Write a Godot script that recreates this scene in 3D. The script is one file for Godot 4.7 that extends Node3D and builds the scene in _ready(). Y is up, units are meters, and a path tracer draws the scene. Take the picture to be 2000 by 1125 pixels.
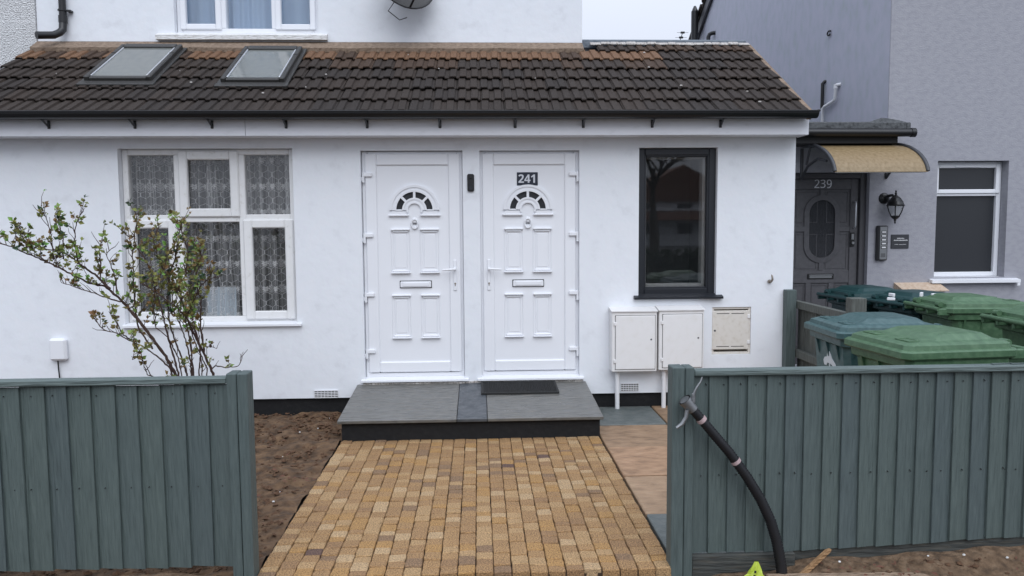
extends Node3D
# A white rendered house front with two doors, seen from the street under an overcast sky.

var M := {}
var used := {}
var rng := RandomNumberGenerator.new()

# ------------------------------------------------------------------ materials
func srgb(c: Color) -> Color:
	var o := c.linear_to_srgb()
	o.a = c.a
	return o

func noise_tex(sd: int, freq: float, ramp: Array, kind := 0, octaves := 4, size := 512, pos: Array = []) -> NoiseTexture2D:
	var n := FastNoiseLite.new()
	n.seed = sd
	n.frequency = freq
	n.fractal_octaves = octaves
	if kind == 1:
		n.noise_type = FastNoiseLite.TYPE_CELLULAR
		n.cellular_return_type = FastNoiseLite.RETURN_DISTANCE
	elif kind == 2:
		n.noise_type = FastNoiseLite.TYPE_CELLULAR
		n.cellular_return_type = FastNoiseLite.RETURN_CELL_VALUE
		n.fractal_type = FastNoiseLite.FRACTAL_NONE
	else:
		n.noise_type = FastNoiseLite.TYPE_SIMPLEX_SMOOTH
	var t := NoiseTexture2D.new()
	t.width = size
	t.height = size
	t.seamless = true
	t.noise = n
	if ramp.size():
		var g := Gradient.new()
		var offs := PackedFloat32Array()
		var cols := PackedColorArray()
		for i in ramp.size():
			offs.append(pos[i] if pos.size() else float(i) / (ramp.size() - 1))
			cols.append(srgb(ramp[i]))
		g.offsets = offs
		g.colors = cols
		t.color_ramp = g
	return t

func mk(col: Color, rough := 0.8, o := {}) -> StandardMaterial3D:
	var m := StandardMaterial3D.new()
	m.albedo_color = srgb(col)
	m.roughness = rough
	m.metallic = o.get("metal", 0.0)
	m.metallic_specular = o.get("spec", 0.5)
	if o.has("tex"):
		m.albedo_texture = o.tex
		m.albedo_color = Color.WHITE
	if o.has("tint"):
		m.albedo_color = srgb(o.tint)
	if o.has("bump"):
		m.heightmap_enabled = true
		m.heightmap_texture = o.bump
		m.heightmap_scale = o.get("relief", 0.3)
	if o.has("rtex"):
		m.roughness_texture = o.rtex
	if o.has("detail"):
		m.detail_enabled = true
		m.detail_albedo = o.detail
		m.detail_mask = o.mask
		m.detail_blend_mode = BaseMaterial3D.BLEND_MODE_MIX
	if o.has("scale"):
		m.uv1_triplanar = true
		m.uv1_world_triplanar = o.get("world", true)
		m.uv1_scale = o.scale if o.scale is Vector3 else Vector3.ONE * float(o.scale)
		if o.has("off"):
			m.uv1_offset = o.off
	return m

func L(r: float, g: float, b: float) -> Color:
	return Color(r, g, b)

func sc(c: Color, k: float) -> Color:
	return Color(c.r * k, c.g * k, c.b * k)

func materials() -> void:
	var fine := noise_tex(11, 0.09, [], 0, 4)
	var coarse := noise_tex(12, 0.02, [], 0, 5)
	var cells := noise_tex(13, 0.08, [], 1, 2)
	var grain_bump := noise_tex(14, 0.03, [], 0, 5)
	# render and walls
	M.render = mk(L(.8, .8, .8), .9, {tex = noise_tex(21, .007, [L(.70, .715, .745), L(.765, .785, .82), L(.775, .795, .828), L(.782, .80, .832)], 0, 5, 1024, [0.0, .3, .6, 1.0]), bump = noise_tex(20, .03, [], 0, 6), relief = .18, scale = .55})
	M.pebble = mk(L(.75, .75, .75), .95, {tex = noise_tex(22, .06, [L(.62, .62, .62), L(.78, .78, .78), L(.82, .82, .82)], 1, 3), bump = cells, relief = 2.2, scale = 1.7})
	M.grey_render = mk(L(0.3121, 0.3121, 0.346), .92, {tex = noise_tex(23, .015, [L(0.2934, 0.2934, 0.3274), L(0.3308, 0.3308, 0.3645), L(0.3558, 0.3558, 0.383)], 0, 5), bump = noise_tex(24, .05, [], 0, 4), relief = .16, scale = Vector3(1.3, 2.2, 1.3)})
	M.blue_render = mk(L(0.4299, 0.4429, 0.496), .9, {tex = noise_tex(25, .011, [L(0.3698, 0.4035, 0.4133), L(0.4042, 0.4192, 0.4753), L(0.4299, 0.435, 0.5029), L(0.4558, 0.4509, 0.5167)], 0, 5, 1024, [0.0, .3, .6, 1.0]), bump = coarse, relief = .25, scale = Vector3(.5, .28, .5)})
	M.plinth = mk(L(0.0054, 0.0054, 0.0063), .85, {tex = noise_tex(26, .02, [L(0.0036, 0.0036, 0.0045), L(0.0063, 0.0063, 0.0072), L(0.0135, 0.01215, 0.0108)], 0, 5, 512, [0.0, .65, 1.0]), bump = coarse, relief = .2, scale = 1.5})
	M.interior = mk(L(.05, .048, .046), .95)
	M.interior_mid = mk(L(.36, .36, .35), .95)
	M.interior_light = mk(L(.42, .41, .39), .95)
	M.lining = mk(L(.30, .30, .29), .8)
	# plastics
	M.upvc = mk(L(.80, .81, .84), .32)
	M.upvc_old = mk(L(.74, .74, .735), .4, {tex = noise_tex(27, .02, [L(.62, .61, .58), L(.76, .76, .755), L(.79, .79, .79)], 0, 5, 512, [0.0, .25, 1.0]), scale = 1.2})
	M.fascia = mk(L(0.7566, 0.7644, 0.8058), .4, {tex = noise_tex(28, .015, [L(0.679, 0.686, 0.714), L(0.7663, 0.7742, 0.816), L(0.7857, 0.7938, 0.8364)], 0, 5, 512, [0.0, .35, 1.0]), scale = Vector3(.6, 2, .6)})
	M.cream = mk(L(0.756, 0.7383, 0.7205), .5, {tex = noise_tex(29, .012, [L(0.7245, 0.7062, 0.682), L(0.7612, 0.749, 0.737), L(0.777, 0.7651, 0.759)], 0, 5, 512, [0.0, .35, 1.0]), scale = 1.7})
	M.cream_old = mk(L(.66, .61, .55), .55, {tex = noise_tex(30, .014, [L(.60, .55, .48), L(.67, .63, .57), L(.70, .66, .61)], 0, 5, 512, [0.0, .4, 1.0]), scale = 2.1})
	M.black_plastic = mk(L(.008, .008, .009), .35)
	M.black_matt = mk(L(.012, .012, .013), .7)
	M.anthracite = mk(L(.012, .014, .019), .4)
	M.plate = mk(L(.01, .015, .03), .3)
	M.silver = mk(L(.62, .63, .66), .35, {metal = .7})
	M.steel = mk(L(0.2604, 0.2666, 0.2728), .42, {metal = .85, bump = fine, relief = .05, scale = 20.0})
	M.white_paint = mk(L(.74, .74, .75), .5)
	M.white_old = mk(L(.7, .7, .69), .7, {tex = noise_tex(31, .03, [L(.30, .28, .25), L(.66, .65, .63), L(.75, .75, .75)], 0, 5, 512, [0.0, .3, 1.0]), bump = coarse, relief = .6, scale = Vector3(1, 4, 1)})
	# slate and stone
	var slate_b := noise_tex(33, .012, [], 0, 5)
	M.slate = mk(L(0.1257, 0.1242, 0.1156), .42, {tex = noise_tex(32, .012, [L(0.08382, 0.08408, 0.08094), L(0.1257, 0.1242, 0.1156), L(0.1467, 0.1401, 0.1272), L(0.176, 0.1602, 0.1348)], 0, 5, 1024, [0.0, .4, .7, 1.0]), bump = slate_b, relief = 1.2, scale = Vector3(.6, 1, 2.2), rtex = noise_tex(34, .01, [L(.045, .045, .045), L(.16, .16, .16)], 0, 4)})
	M.slate.roughness = 1.0
	M.slate_dark = mk(L(.06, .068, .075), 1.0, {tex = noise_tex(35, .014, [L(.045, .052, .06), L(.065, .072, .08), L(.085, .09, .095)], 0, 5), bump = slate_b, relief = .9, scale = Vector3(1.4, 1, .9), rtex = noise_tex(36, .012, [L(.10, .10, .10), L(.22, .22, .22)], 0, 4)})
	M.flag_buff = []
	for i in 3:
		var k: Color = [L(1, 1, 1), L(.84, .82, .80), L(1.04, .96, .92)][i]
		M.flag_buff.append(mk(L(.35, .23, .15), .62, {tex = noise_tex(40 + i, .009, [L(.21 * k.r, .135 * k.g, .08 * k.b), L(.30 * k.r, .196 * k.g, .118 * k.b), L(.35 * k.r, .23 * k.g, .14 * k.b), L(.40 * k.r, .275 * k.g, .175 * k.b)], 0, 5, 512, [0.0, .35, .65, 1.0]), bump = coarse, relief = .5, scale = Vector3(1.1, 1, 2.0)}))
	M.flag_grey = mk(L(.11, .125, .12), .5, {tex = noise_tex(44, .01, [L(.08, .095, .092), L(.115, .13, .125), L(.14, .15, .14)], 0, 5), bump = coarse, relief = .4, scale = 1.4})
	M.sett = []
	var tones := [L(0.357, 0.211, 0.093), L(0.319, 0.187, 0.084), L(0.274, 0.159, 0.075), L(0.387, 0.245, 0.117), L(0.439, 0.297, 0.160), L(0.372, 0.211, 0.078), L(0.244, 0.149, 0.081), L(0.126, 0.073, 0.054)]
	var speck := noise_tex(50, .16, [], 0, 4)
	for i in tones.size():
		var c: Color = tones[i]
		M.sett.append(mk(c, .85, {tex = noise_tex(51 + i, .075, [sc(c, .22), sc(c, .70), c, sc(c, 1.18), sc(c, 1.85)], 0, 5, 512, [0.0, .36, .5, .64, 1.0]), bump = speck, relief = .5, scale = 2.4, off = Vector3(i * .37, i * .11, i * .71)}))
	M.joint = mk(L(.05, .03, .017), .95, {bump = fine, relief = .4, scale = 5.0})
	# earth
	var soil_b := noise_tex(61, .03, [], 0, 6)
	M.soil = mk(L(.1, .055, .03), .95, {tex = noise_tex(60, .014, [L(.028, .016, .0085), L(.075, .042, .021), L(.125, .072, .037), L(.20, .122, .064)], 0, 7, 1024, [0.0, .36, .6, 1.0]), bump = soil_b, relief = 2.0, scale = .55})
	M.clod = mk(L(0.087, 0.04455, 0.02246), .95, {tex = noise_tex(62, .05, [L(0.0406, 0.0216, 0.01248), L(0.09425, 0.0486, 0.02496), L(0.145, 0.0783, 0.03994)], 0, 4), scale = 4.0})
	M.mud = mk(L(0.12, 0.076, 0.0425), .95, {tex = noise_tex(63, .014, [L(0.035, 0.02185, 0.01275), L(0.09, 0.0551, 0.0306), L(0.15, 0.095, 0.05525), L(0.19, 0.133, 0.085)], 0, 6, 1024, [0.0, .35, .65, 1.0]), bump = soil_b, relief = 1.8, scale = 1.1})
	M.tarmac = mk(L(.07, .07, .07), .95, {tex = noise_tex(64, .2, [L(.045, .045, .045), L(.075, .075, .073), L(.11, .11, .105)], 0, 3), scale = 2.0})
	# roof tiles
	M.tile = []
	var tt := [
		[L(0.009088, 0.005808, 0.004113), L(0.01931, 0.01248, 0.008909), L(0.02727, 0.01807, 0.01302), L(0.04829, 0.03098, 0.02056)],
		[L(0.01162, 0.007478, 0.005432), L(0.02441, 0.01628, 0.01192), L(0.03369, 0.02244, 0.01611), L(0.0581, 0.03784, 0.02558)],
		[L(0.007761, 0.005277, 0.004075), L(0.01672, 0.01147, 0.008888), L(0.02389, 0.01652, 0.01296), L(0.0418, 0.02845, 0.02075)],
		[L(0.009761, 0.006045, 0.003997), L(0.02308, 0.01437, 0.009652), L(0.03329, 0.02041, 0.01332), L(0.05326, 0.03478, 0.02265)],
		[L(0.01807, 0.009942, 0.005556), L(0.04389, 0.02422, 0.01371), L(0.06455, 0.0359, 0.02038), L(0.0981, 0.05838, 0.03334)],
		[L(0.0511, 0.02626, 0.01279), L(0.1277, 0.06565, 0.03325), L(0.1874, 0.09851, 0.05012), L(0.2725, 0.1543, 0.08181)]]
	var tile_b := noise_tex(71, .07, [], 0, 5)
	for i in tt.size():
		M.tile.append(mk(L(.04, .035, .03), .88, {tex = noise_tex(72 + i, .045, tt[i], 0, 6, 512, [0.0, .38, .66, 1.0]), bump = tile_b, relief = .5, scale = 2.7, off = Vector3(i * .31, i * .17, 0)}))
	M.mortar = mk(L(.24, .17, .12), .95, {tex = noise_tex(79, .02, [L(.12, .085, .06), L(.22, .16, .115), L(.29, .22, .165)], 0, 6), bump = soil_b, relief = .8, scale = 1.6})
	M.mortar_white = mk(L(.45, .42, .38), .95, {tex = noise_tex(80, .03, [L(.22, .19, .16), L(.48, .45, .42), L(.62, .60, .57)], 0, 5), bump = soil_b, relief = .8, scale = 2.5})
	M.lead = mk(L(.14, .165, .19), .6, {tex = noise_tex(81, .02, [L(.11, .13, .155), L(.15, .175, .205), L(.19, .215, .24)], 0, 5), bump = coarse, relief = .4, scale = 1.5})
	M.felt = mk(L(.09, .095, .10), .9, {tex = noise_tex(82, .02, [L(.03, .03, .032), L(.085, .09, .094), L(.14, .145, .15)], 0, 5, 512, [0.0, .45, 1.0]), bump = fine, relief = .4, scale = 2.0})
	M.roof_frame = mk(L(0.03325, 0.032, 0.03024), .5, {tex = noise_tex(83, .03, [L(0.0171, 0.016, 0.0144), L(0.03325, 0.032, 0.03024), L(0.057, 0.0528, 0.04896)], 0, 5), scale = 3.0})
	# painted timber
	M.fence = []
	var gb := noise_tex(91, .018, [], 0, 5)
	for i in 5:
		var k: float = [1.0, .94, 1.05, .97, 1.03][i]
		var b: float = [1.0, 1.03, .98, 1.045, .97][i]
		M.fence.append(mk(L(.07, .1, .1), .62, {tex = noise_tex(92 + i, .02, [L(.055 * k, .074 * k, .071 * k * b), L(.074 * k, .099 * k, .096 * k * b), L(.081 * k, .107 * k, .103 * k * b), L(.100 * k, .129 * k, .122 * k * b)], 0, 6, 512, [0.0, .35, .65, 1.0]), bump = gb, relief = .5, scale = Vector3(5.0, .42, 5.0), off = Vector3(i * .21, i * .33, 0)}))
	M.rail_paint = mk(L(.1, .13, .12), .65, {tex = noise_tex(98, .02, [L(.06, .08, .075), L(.10, .13, .125), L(.13, .165, .155)], 0, 6), bump = gb, relief = .4, scale = Vector3(.45, 5, 5)})
	M.weathered = []
	for i in 2:
		var k: float = [1.0, .85][i]
		M.weathered.append(mk(L(.12, .125, .11), .85, {tex = noise_tex(99 + i, .02, [L(.055 * k, .058 * k, .05 * k), L(.10 * k, .108 * k, .097 * k), L(.14 * k, .148 * k, .133 * k)], 0, 6), bump = gb, relief = .5, scale = Vector3(5, .45, 5)}))
	M.gravel_board = mk(L(.05, .05, .045), .9, {tex = noise_tex(103, .02, [L(.028, .029, .027), L(.052, .056, .052), L(.085, .075, .06)], 0, 6), bump = gb, relief = .6, scale = Vector3(.5, 4, 4)})
	M.nail = mk(L(.015, .016, .016), .6)
	M.raw_wood = mk(L(.34, .2, .1), .85, {tex = noise_tex(104, .02, [L(.16, .085, .035), L(.33, .19, .09), L(.44, .28, .15)], 0, 6), bump = gb, relief = .6, scale = Vector3(1.2, 8, 8)})
	M.board = mk(L(.3, .22, .15), .9, {tex = noise_tex(105, .02, [L(.12, .085, .055), L(.29, .205, .14), L(.38, .28, .20)], 0, 6), bump = gb, relief = .5, scale = Vector3(1.2, 6, 6)})
	# glass and cloth
	M.glass = mk(Color(.03, .035, .04, .10), .02, {spec = .7})
	M.glass.transparency = BaseMaterial3D.TRANSPARENCY_ALPHA
	M.glass_grey = mk(Color(.05, .055, .06, .55), .02)
	M.glass_grey.transparency = BaseMaterial3D.TRANSPARENCY_ALPHA
	M.obscure = mk(L(.04, .042, .048), .28, {bump = cells, relief = .4, scale = 14.0})
	M.frosted = mk(L(.028, .03, .034), .22, {bump = fine, relief = .04, scale = 8.0})
	M.roof_glass = mk(L(0.12, 0.127, 0.117), .06, {tex = noise_tex(106, .012, [L(0.1275, 0.1386, 0.1326), L(0.15, 0.1578, 0.1482), L(0.1688, 0.1733, 0.1599)], 0, 5), scale = 1.5})
	M.lace = lace_material()
	M.voile = mk(L(.42, .55, .72), .9)
	M.voile.backlight_enabled = true
	M.voile.backlight = Color(.3, .35, .4)
	M.card = mk(L(.55, .62, .68), .8)
	# bins
	M.bin_green = mk(L(0.063, 0.135, 0.0672), .46, {tex = noise_tex(110, .02, [L(0.042, 0.0918, 0.0462), L(0.063, 0.1318, 0.0658), L(0.105, 0.1782, 0.1008)], 0, 5, 512, [0.0, .5, 1.0]), bump = fine, relief = .05, scale = 1.6})
	M.bin_teal = mk(L(0.03, 0.0952, 0.0952), .46, {tex = noise_tex(112, .02, [L(0.027, 0.06496, 0.0672), L(0.042, 0.09408, 0.0952), L(0.0825, 0.1344, 0.1344)], 0, 5), bump = fine, relief = .05, scale = 2.0})
	M.bin_dark = mk(L(.01, .04, .04), .42, {tex = noise_tex(113, .02, [L(.008, .034, .036), L(.011, .046, .047), L(.018, .06, .058)], 0, 5), bump = fine, relief = .05, scale = 2.0})
	M.rubber = mk(L(.012, .012, .012), .7)
	M.print = mk(L(.62, .66, .68), .7)
	# plants
	M.cane = mk(L(.06, .032, .024), .85, {tex = noise_tex(120, .05, [L(.025, .014, .012), L(.06, .032, .024), L(.10, .055, .036)], 0, 4), bump = fine, relief = .3, scale = 8.0})
	M.leaf = mk(L(1, 1, 1), .7)
	M.leaf.vertex_color_use_as_albedo = true
	M.leaf.backlight_enabled = true
	M.leaf.backlight = Color(.12, .16, .04)
	M.bark = mk(L(.07, .055, .04), .95, {bump = soil_b, relief = 1.0, scale = 2.0})
	M.hedge = mk(L(.035, .06, .02), .8)
	# neighbour
	M.door_grey = mk(L(.085, .083, .09), .5, {tex = noise_tex(130, .02, [L(.07, .068, .074), L(.085, .083, .09), L(.10, .098, .105)], 0, 5), scale = 1.5})
	M.frame_grey = mk(L(.07, .068, .075), .5)
	M.canopy = mk(L(0.2816, 0.1956, 0.09288), .45, {tex = noise_tex(131, .03, [L(0.1464, 0.103, 0.04372), L(0.2365, 0.1647, 0.0792), L(0.2929, 0.2111, 0.1148), L(0.3154, 0.2368, 0.142)], 0, 6, 512, [0.0, .35, .7, 1.0]), scale = 1.5})
	M.canopy.backlight_enabled = true
	M.canopy.backlight = Color(.35, .28, .14)
	M.canopy_frame = mk(L(.05, .052, .058), .45)
	M.card_box = mk(L(.52, .40, .29), .8, {tex = noise_tex(132, .02, [L(.40, .28, .19), L(.55, .42, .31), L(.62, .52, .42)], 0, 4), scale = 2.0})
	M.lamp_glass = mk(Color(.6, .62, .64, .35), .2)
	M.lamp_glass.transparency = BaseMaterial3D.TRANSPARENCY_ALPHA
	M.brass_dull = mk(L(.30, .26, .22), .4, {metal = .6})
	M.plaque = mk(L(.035, .036, .042), .45)
	M.hose = mk(L(.010, .010, .012), .5)
	M.band = mk(L(.45, .33, .33), .6, {tex = noise_tex(133, .05, [L(.15, .10, .10), L(.44, .32, .32), L(.56, .45, .45)], 0, 4), scale = 8.0})
	M.bag = mk(L(.45, .55, .06), .35)
	M.bag.backlight_enabled = true
	M.bag.backlight = Color(.3, .35, .05)
	M.brick_roof = mk(L(.16, .075, .05), .9, {tex = noise_tex(134, .04, [L(.09, .045, .03), L(.16, .078, .052), L(.21, .11, .075)], 0, 5), scale = 1.0})
	M.litter = mk(L(.12, .05, .03), .8)
	M.mat_rubber = mk(L(.012, .012, .012), .75)

func lace_material() -> StandardMaterial3D:
	var w := 384
	var h := 768
	var im := Image.create(w, h, false, Image.FORMAT_RGBA8)
	var n := FastNoiseLite.new()
	n.seed = 5
	n.frequency = .11
	var cw := 96.0
	var ch := 64.0
	for y in h:
		var band := fposmod(float(y), 256.0)
		for x in w:
			# diamond / hexagon lattice of thread
			var u := fposmod(float(x) / cw, 1.0)
			var row := floori(float(y) / ch)
			var v := fposmod(float(y) / ch, 1.0)
			if row % 2:
				u = fposmod(u + .5, 1.0)
			var ax := absf(u - .5) * 2.0
			var edge := absf(v - .5) * 2.0
			var d := absf(ax - clampf(1.5 - edge * 1.0, 0.0, 1.0)) * 48.0
			var a := .22
			if d < 2.6:
				a = .86
			# rows of flowers with solid petals and chevrons
			if band > 168.0 and band < 250.0:
				var fx := fposmod(float(x), 96.0) - 48.0
				var fy := band - 209.0
				var r := sqrt(fx * fx + fy * fy)
				var pet := .5 + .5 * cos(atan2(fy, fx) * 6.0)
				if r < 15.0 + 15.0 * pet and r > 7.0:
					a = .8
				elif r < 5.0:
					a = .6
				elif absf(fposmod(fy + absf(fx) * .8, 15.0) - 7.0) < 3.0 and absf(fx) > 26.0:
					a = .72
			a += n.get_noise_2d(x * 2.3, y * 2.3) * .10 + maxf(0.0, n.get_noise_2d(x * .75, 7.0)) * .5 + n.get_noise_2d(x * .3, 90.0) * .3
			im.set_pixel(x, y, Color(.97, .97, .97, clampf(a, .06, .92)))
	var m := StandardMaterial3D.new()
	m.albedo_texture = ImageTexture.create_from_image(im)
	m.albedo_color = Color(1, 1, 1)
	m.transparency = BaseMaterial3D.TRANSPARENCY_ALPHA
	m.roughness = .9
	return m

# ------------------------------------------------------------------ mesh helpers
func begin() -> SurfaceTool:
	var s := SurfaceTool.new()
	s.begin(Mesh.PRIMITIVE_TRIANGLES)
	return s

func tri(s: SurfaceTool, a: Vector3, b: Vector3, c: Vector3) -> void:   # counter-clockwise seen from outside
	var n := (b - a).cross(c - a).normalized()
	for p in [a, c, b]:
		s.set_normal(n)
		s.add_vertex(p)

func quad(s: SurfaceTool, a: Vector3, b: Vector3, c: Vector3, d: Vector3) -> void:
	tri(s, a, b, c)
	tri(s, a, c, d)

func box(s: SurfaceTool, lo: Vector3, hi: Vector3, bev := 0.0, xf := Transform3D.IDENTITY) -> void:
	var c := (lo + hi) * .5
	var h := (hi - lo).abs() * .5
	var b := minf(bev, minf(h.x, minf(h.y, h.z)) * .9)
	if b <= 0.0:
		var p := []
		for i in 8:
			p.append(xf * (c + Vector3(h.x if i & 1 else -h.x, h.y if i & 2 else -h.y, h.z if i & 4 else -h.z)))
		quad(s, p[4], p[5], p[7], p[6])
		quad(s, p[1], p[0], p[2], p[3])
		quad(s, p[5], p[1], p[3], p[7])
		quad(s, p[0], p[4], p[6], p[2])
		quad(s, p[6], p[7], p[3], p[2])
		quad(s, p[0], p[1], p[5], p[4])
		return
	var axes := [Vector3.RIGHT, Vector3.UP, Vector3.BACK]
	var f := func(sx: float, sy: float, sz: float, ax: int) -> Vector3:
		var v := Vector3(sx * (h.x - b), sy * (h.y - b), sz * (h.z - b))
		v[ax] = [sx, sy, sz][ax] * h[ax]
		return xf * (c + v)
	for ax in 3:
		var u := (ax + 1) % 3
		var w := (ax + 2) % 3
		for sg in [-1.0, 1.0]:
			var k := [0.0, 0.0, 0.0]
			k[ax] = sg
			var pts := []
			for q in [[-1, -1], [1, -1], [1, 1], [-1, 1]]:
				k[u] = float(q[0])
				k[w] = float(q[1])
				pts.append(f.call(k[0], k[1], k[2], ax))
			if sg > 0:
				quad(s, pts[0], pts[1], pts[2], pts[3])
			else:
				quad(s, pts[3], pts[2], pts[1], pts[0])
		# edges parallel to ax
		for su in [-1.0, 1.0]:
			for sw in [-1.0, 1.0]:
				var k2 := [0.0, 0.0, 0.0]
				k2[u] = su
				k2[w] = sw
				k2[ax] = -1.0
				var a0: Vector3 = f.call(k2[0], k2[1], k2[2], u)
				var b0: Vector3 = f.call(k2[0], k2[1], k2[2], w)
				k2[ax] = 1.0
				var a1: Vector3 = f.call(k2[0], k2[1], k2[2], u)
				var b1: Vector3 = f.call(k2[0], k2[1], k2[2], w)
				if su * sw > 0:
					quad(s, a0, b0, b1, a1)
				else:
					quad(s, b0, a0, a1, b1)
	for sx in [-1.0, 1.0]:
		for sy in [-1.0, 1.0]:
			for sz in [-1.0, 1.0]:
				var a: Vector3 = f.call(sx, sy, sz, 0)
				var bb: Vector3 = f.call(sx, sy, sz, 1)
				var cc: Vector3 = f.call(sx, sy, sz, 2)
				if sx * sy * sz > 0:
					tri(s, a, bb, cc)
				else:
					tri(s, a, cc, bb)

func tube(s: SurfaceTool, pts: Array, radii: Variant, sides := 8, caps := true) -> void:
	var rings := []
	var side := Vector3.ZERO
	for i in pts.size():
		var p: Vector3 = pts[i]
		var t: Vector3
		if i == 0:
			t = (pts[1] - p).normalized()
		elif i == pts.size() - 1:
			t = (p - pts[i - 1]).normalized()
		else:
			t = ((pts[i + 1] - p).normalized() + (p - pts[i - 1]).normalized()).normalized()
		if side == Vector3.ZERO:
			side = t.cross(Vector3.UP if absf(t.y) < .9 else Vector3.RIGHT).normalized()
		else:
			side = (side - t * side.dot(t)).normalized()
		var up := t.cross(side).normalized()
		var r: float = radii if (radii is float or radii is int) else radii[i]
		var ring := []
		for k in sides:
			var a := TAU * k / sides
			var d := side * cos(a) + up * sin(a)
			ring.append([p + d * r, d])
		rings.append(ring)
	for i in pts.size() - 1:
		for k in sides:
			var k1 := (k + 1) % sides
			var a: Array = rings[i][k]
			var b: Array = rings[i][k1]
			var c: Array = rings[i + 1][k1]
			var d: Array = rings[i + 1][k]
			for v in [a, c, b, a, d, c]:
				s.set_normal(v[1])
				s.add_vertex(v[0])
	if caps:
		for e in [0, pts.size() - 1]:
			for k in sides:
				var k1 := (k + 1) % sides
				if e == 0:
					tri(s, pts[e], rings[e][k1][0], rings[e][k][0])
				else:
					tri(s, pts[e], rings[e][k][0], rings[e][k1][0])

func prism(s: SurfaceTool, poly: PackedVector2Array, z0: float, z1: float, xf := Transform3D.IDENTITY) -> void:   # outline in x, y pushed from z0 (back) to z1 (front)
	if Geometry2D.is_polygon_clockwise(poly):
		poly = poly.duplicate()
		poly.reverse()
	var idx := Geometry2D.triangulate_polygon(poly)
	for i in range(0, idx.size(), 3):
		var a := poly[idx[i]]
		var b := poly[idx[i + 1]]
		var c := poly[idx[i + 2]]
		if (b - a).cross(c - a) < 0:
			var t := b
			b = c
			c = t
		tri(s, xf * Vector3(a.x, a.y, z1), xf * Vector3(b.x, b.y, z1), xf * Vector3(c.x, c.y, z1))
		tri(s, xf * Vector3(a.x, a.y, z0), xf * Vector3(c.x, c.y, z0), xf * Vector3(b.x, b.y, z0))
	for i in poly.size():
		var p := poly[i]
		var q := poly[(i + 1) % poly.size()]
		quad(s, xf * Vector3(p.x, p.y, z0), xf * Vector3(q.x, q.y, z0), xf * Vector3(q.x, q.y, z1), xf * Vector3(p.x, p.y, z1))

func lathe(s: SurfaceTool, prof: Array, segs := 16, xf := Transform3D.IDENTITY) -> void:   # [radius, y] pairs
	for i in prof.size() - 1:
		for k in segs:
			var a := TAU * k / segs
			var b := TAU * (k + 1) / segs
			var p: Array = prof[i]
			var q: Array = prof[i + 1]
			var d := Vector2(q[1] - p[1], p[0] - q[0]).normalized()
			var vs := []
			for e in [[p, a], [q, a], [q, b], [p, a], [q, b], [p, b]]:
				var dir := Vector3(cos(e[1]), 0, sin(e[1]))
				vs.append([xf * (dir * float(e[0][0]) + Vector3.UP * float(e[0][1])), (xf.basis * (dir * d.x + Vector3.UP * d.y)).normalized()])
			for v in [vs[0], vs[2], vs[1], vs[3], vs[5], vs[4]]:
				s.set_normal(v[1])
				s.add_vertex(v[0])

func frame(s: SurfaceTool, x0: float, x1: float, y0: float, y1: float, w: float, z0: float, z1: float, bev := .006) -> void:   # a mitred-looking rectangular frame, front at z1
	box(s, Vector3(x0, y0, z0), Vector3(x0 + w, y1, z1), bev)
	box(s, Vector3(x1 - w, y0, z0), Vector3(x1, y1, z1), bev)
	box(s, Vector3(x0 + w, y0, z0), Vector3(x1 - w, y0 + w, z1 - .001), bev)
	box(s, Vector3(x0 + w, y1 - w, z0), Vector3(x1 - w, y1, z1 - .001), bev)

func holed_wall(s: SurfaceTool, x0: float, x1: float, y0: float, y1: float, z0: float, z1: float, holes: Array) -> void:   # a wall from z0 (back) to z1 (front) with rectangular openings [x0, x1, y0, y1]
	var xs := [x0, x1]
	var ys := [y0, y1]
	for h in holes:
		for v in [h[0], h[1]]:
			if v > x0 and v < x1 and not xs.has(v):
				xs.append(v)
		for v in [h[2], h[3]]:
			if v > y0 and v < y1 and not ys.has(v):
				ys.append(v)
	xs.sort()
	ys.sort()
	var solid := func(i: int, j: int) -> bool:
		if i < 0 or j < 0 or i >= xs.size() - 1 or j >= ys.size() - 1:
			return false
		var cx: float = (xs[i] + xs[i + 1]) * .5
		var cy: float = (ys[j] + ys[j + 1]) * .5
		for h in holes:
			if cx > h[0] and cx < h[1] and cy > h[2] and cy < h[3]:
				return false
		return true
	for i in xs.size() - 1:
		for j in ys.size() - 1:
			if not solid.call(i, j):
				continue
			var a: float = xs[i]
			var b: float = xs[i + 1]
			var c: float = ys[j]
			var d: float = ys[j + 1]
			quad(s, Vector3(a, c, z1), Vector3(b, c, z1), Vector3(b, d, z1), Vector3(a, d, z1))
			quad(s, Vector3(b, c, z0), Vector3(a, c, z0), Vector3(a, d, z0), Vector3(b, d, z0))
			if not solid.call(i - 1, j):
				quad(s, Vector3(a, c, z0), Vector3(a, c, z1), Vector3(a, d, z1), Vector3(a, d, z0))
			if not solid.call(i + 1, j):
				quad(s, Vector3(b, c, z1), Vector3(b, c, z0), Vector3(b, d, z0), Vector3(b, d, z1))
			if not solid.call(i, j - 1):
				quad(s, Vector3(a, c, z0), Vector3(b, c, z0), Vector3(b, c, z1), Vector3(a, c, z1))
			if not solid.call(i, j + 1):
				quad(s, Vector3(a, d, z1), Vector3(b, d, z1), Vector3(b, d, z0), Vector3(a, d, z0))

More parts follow.
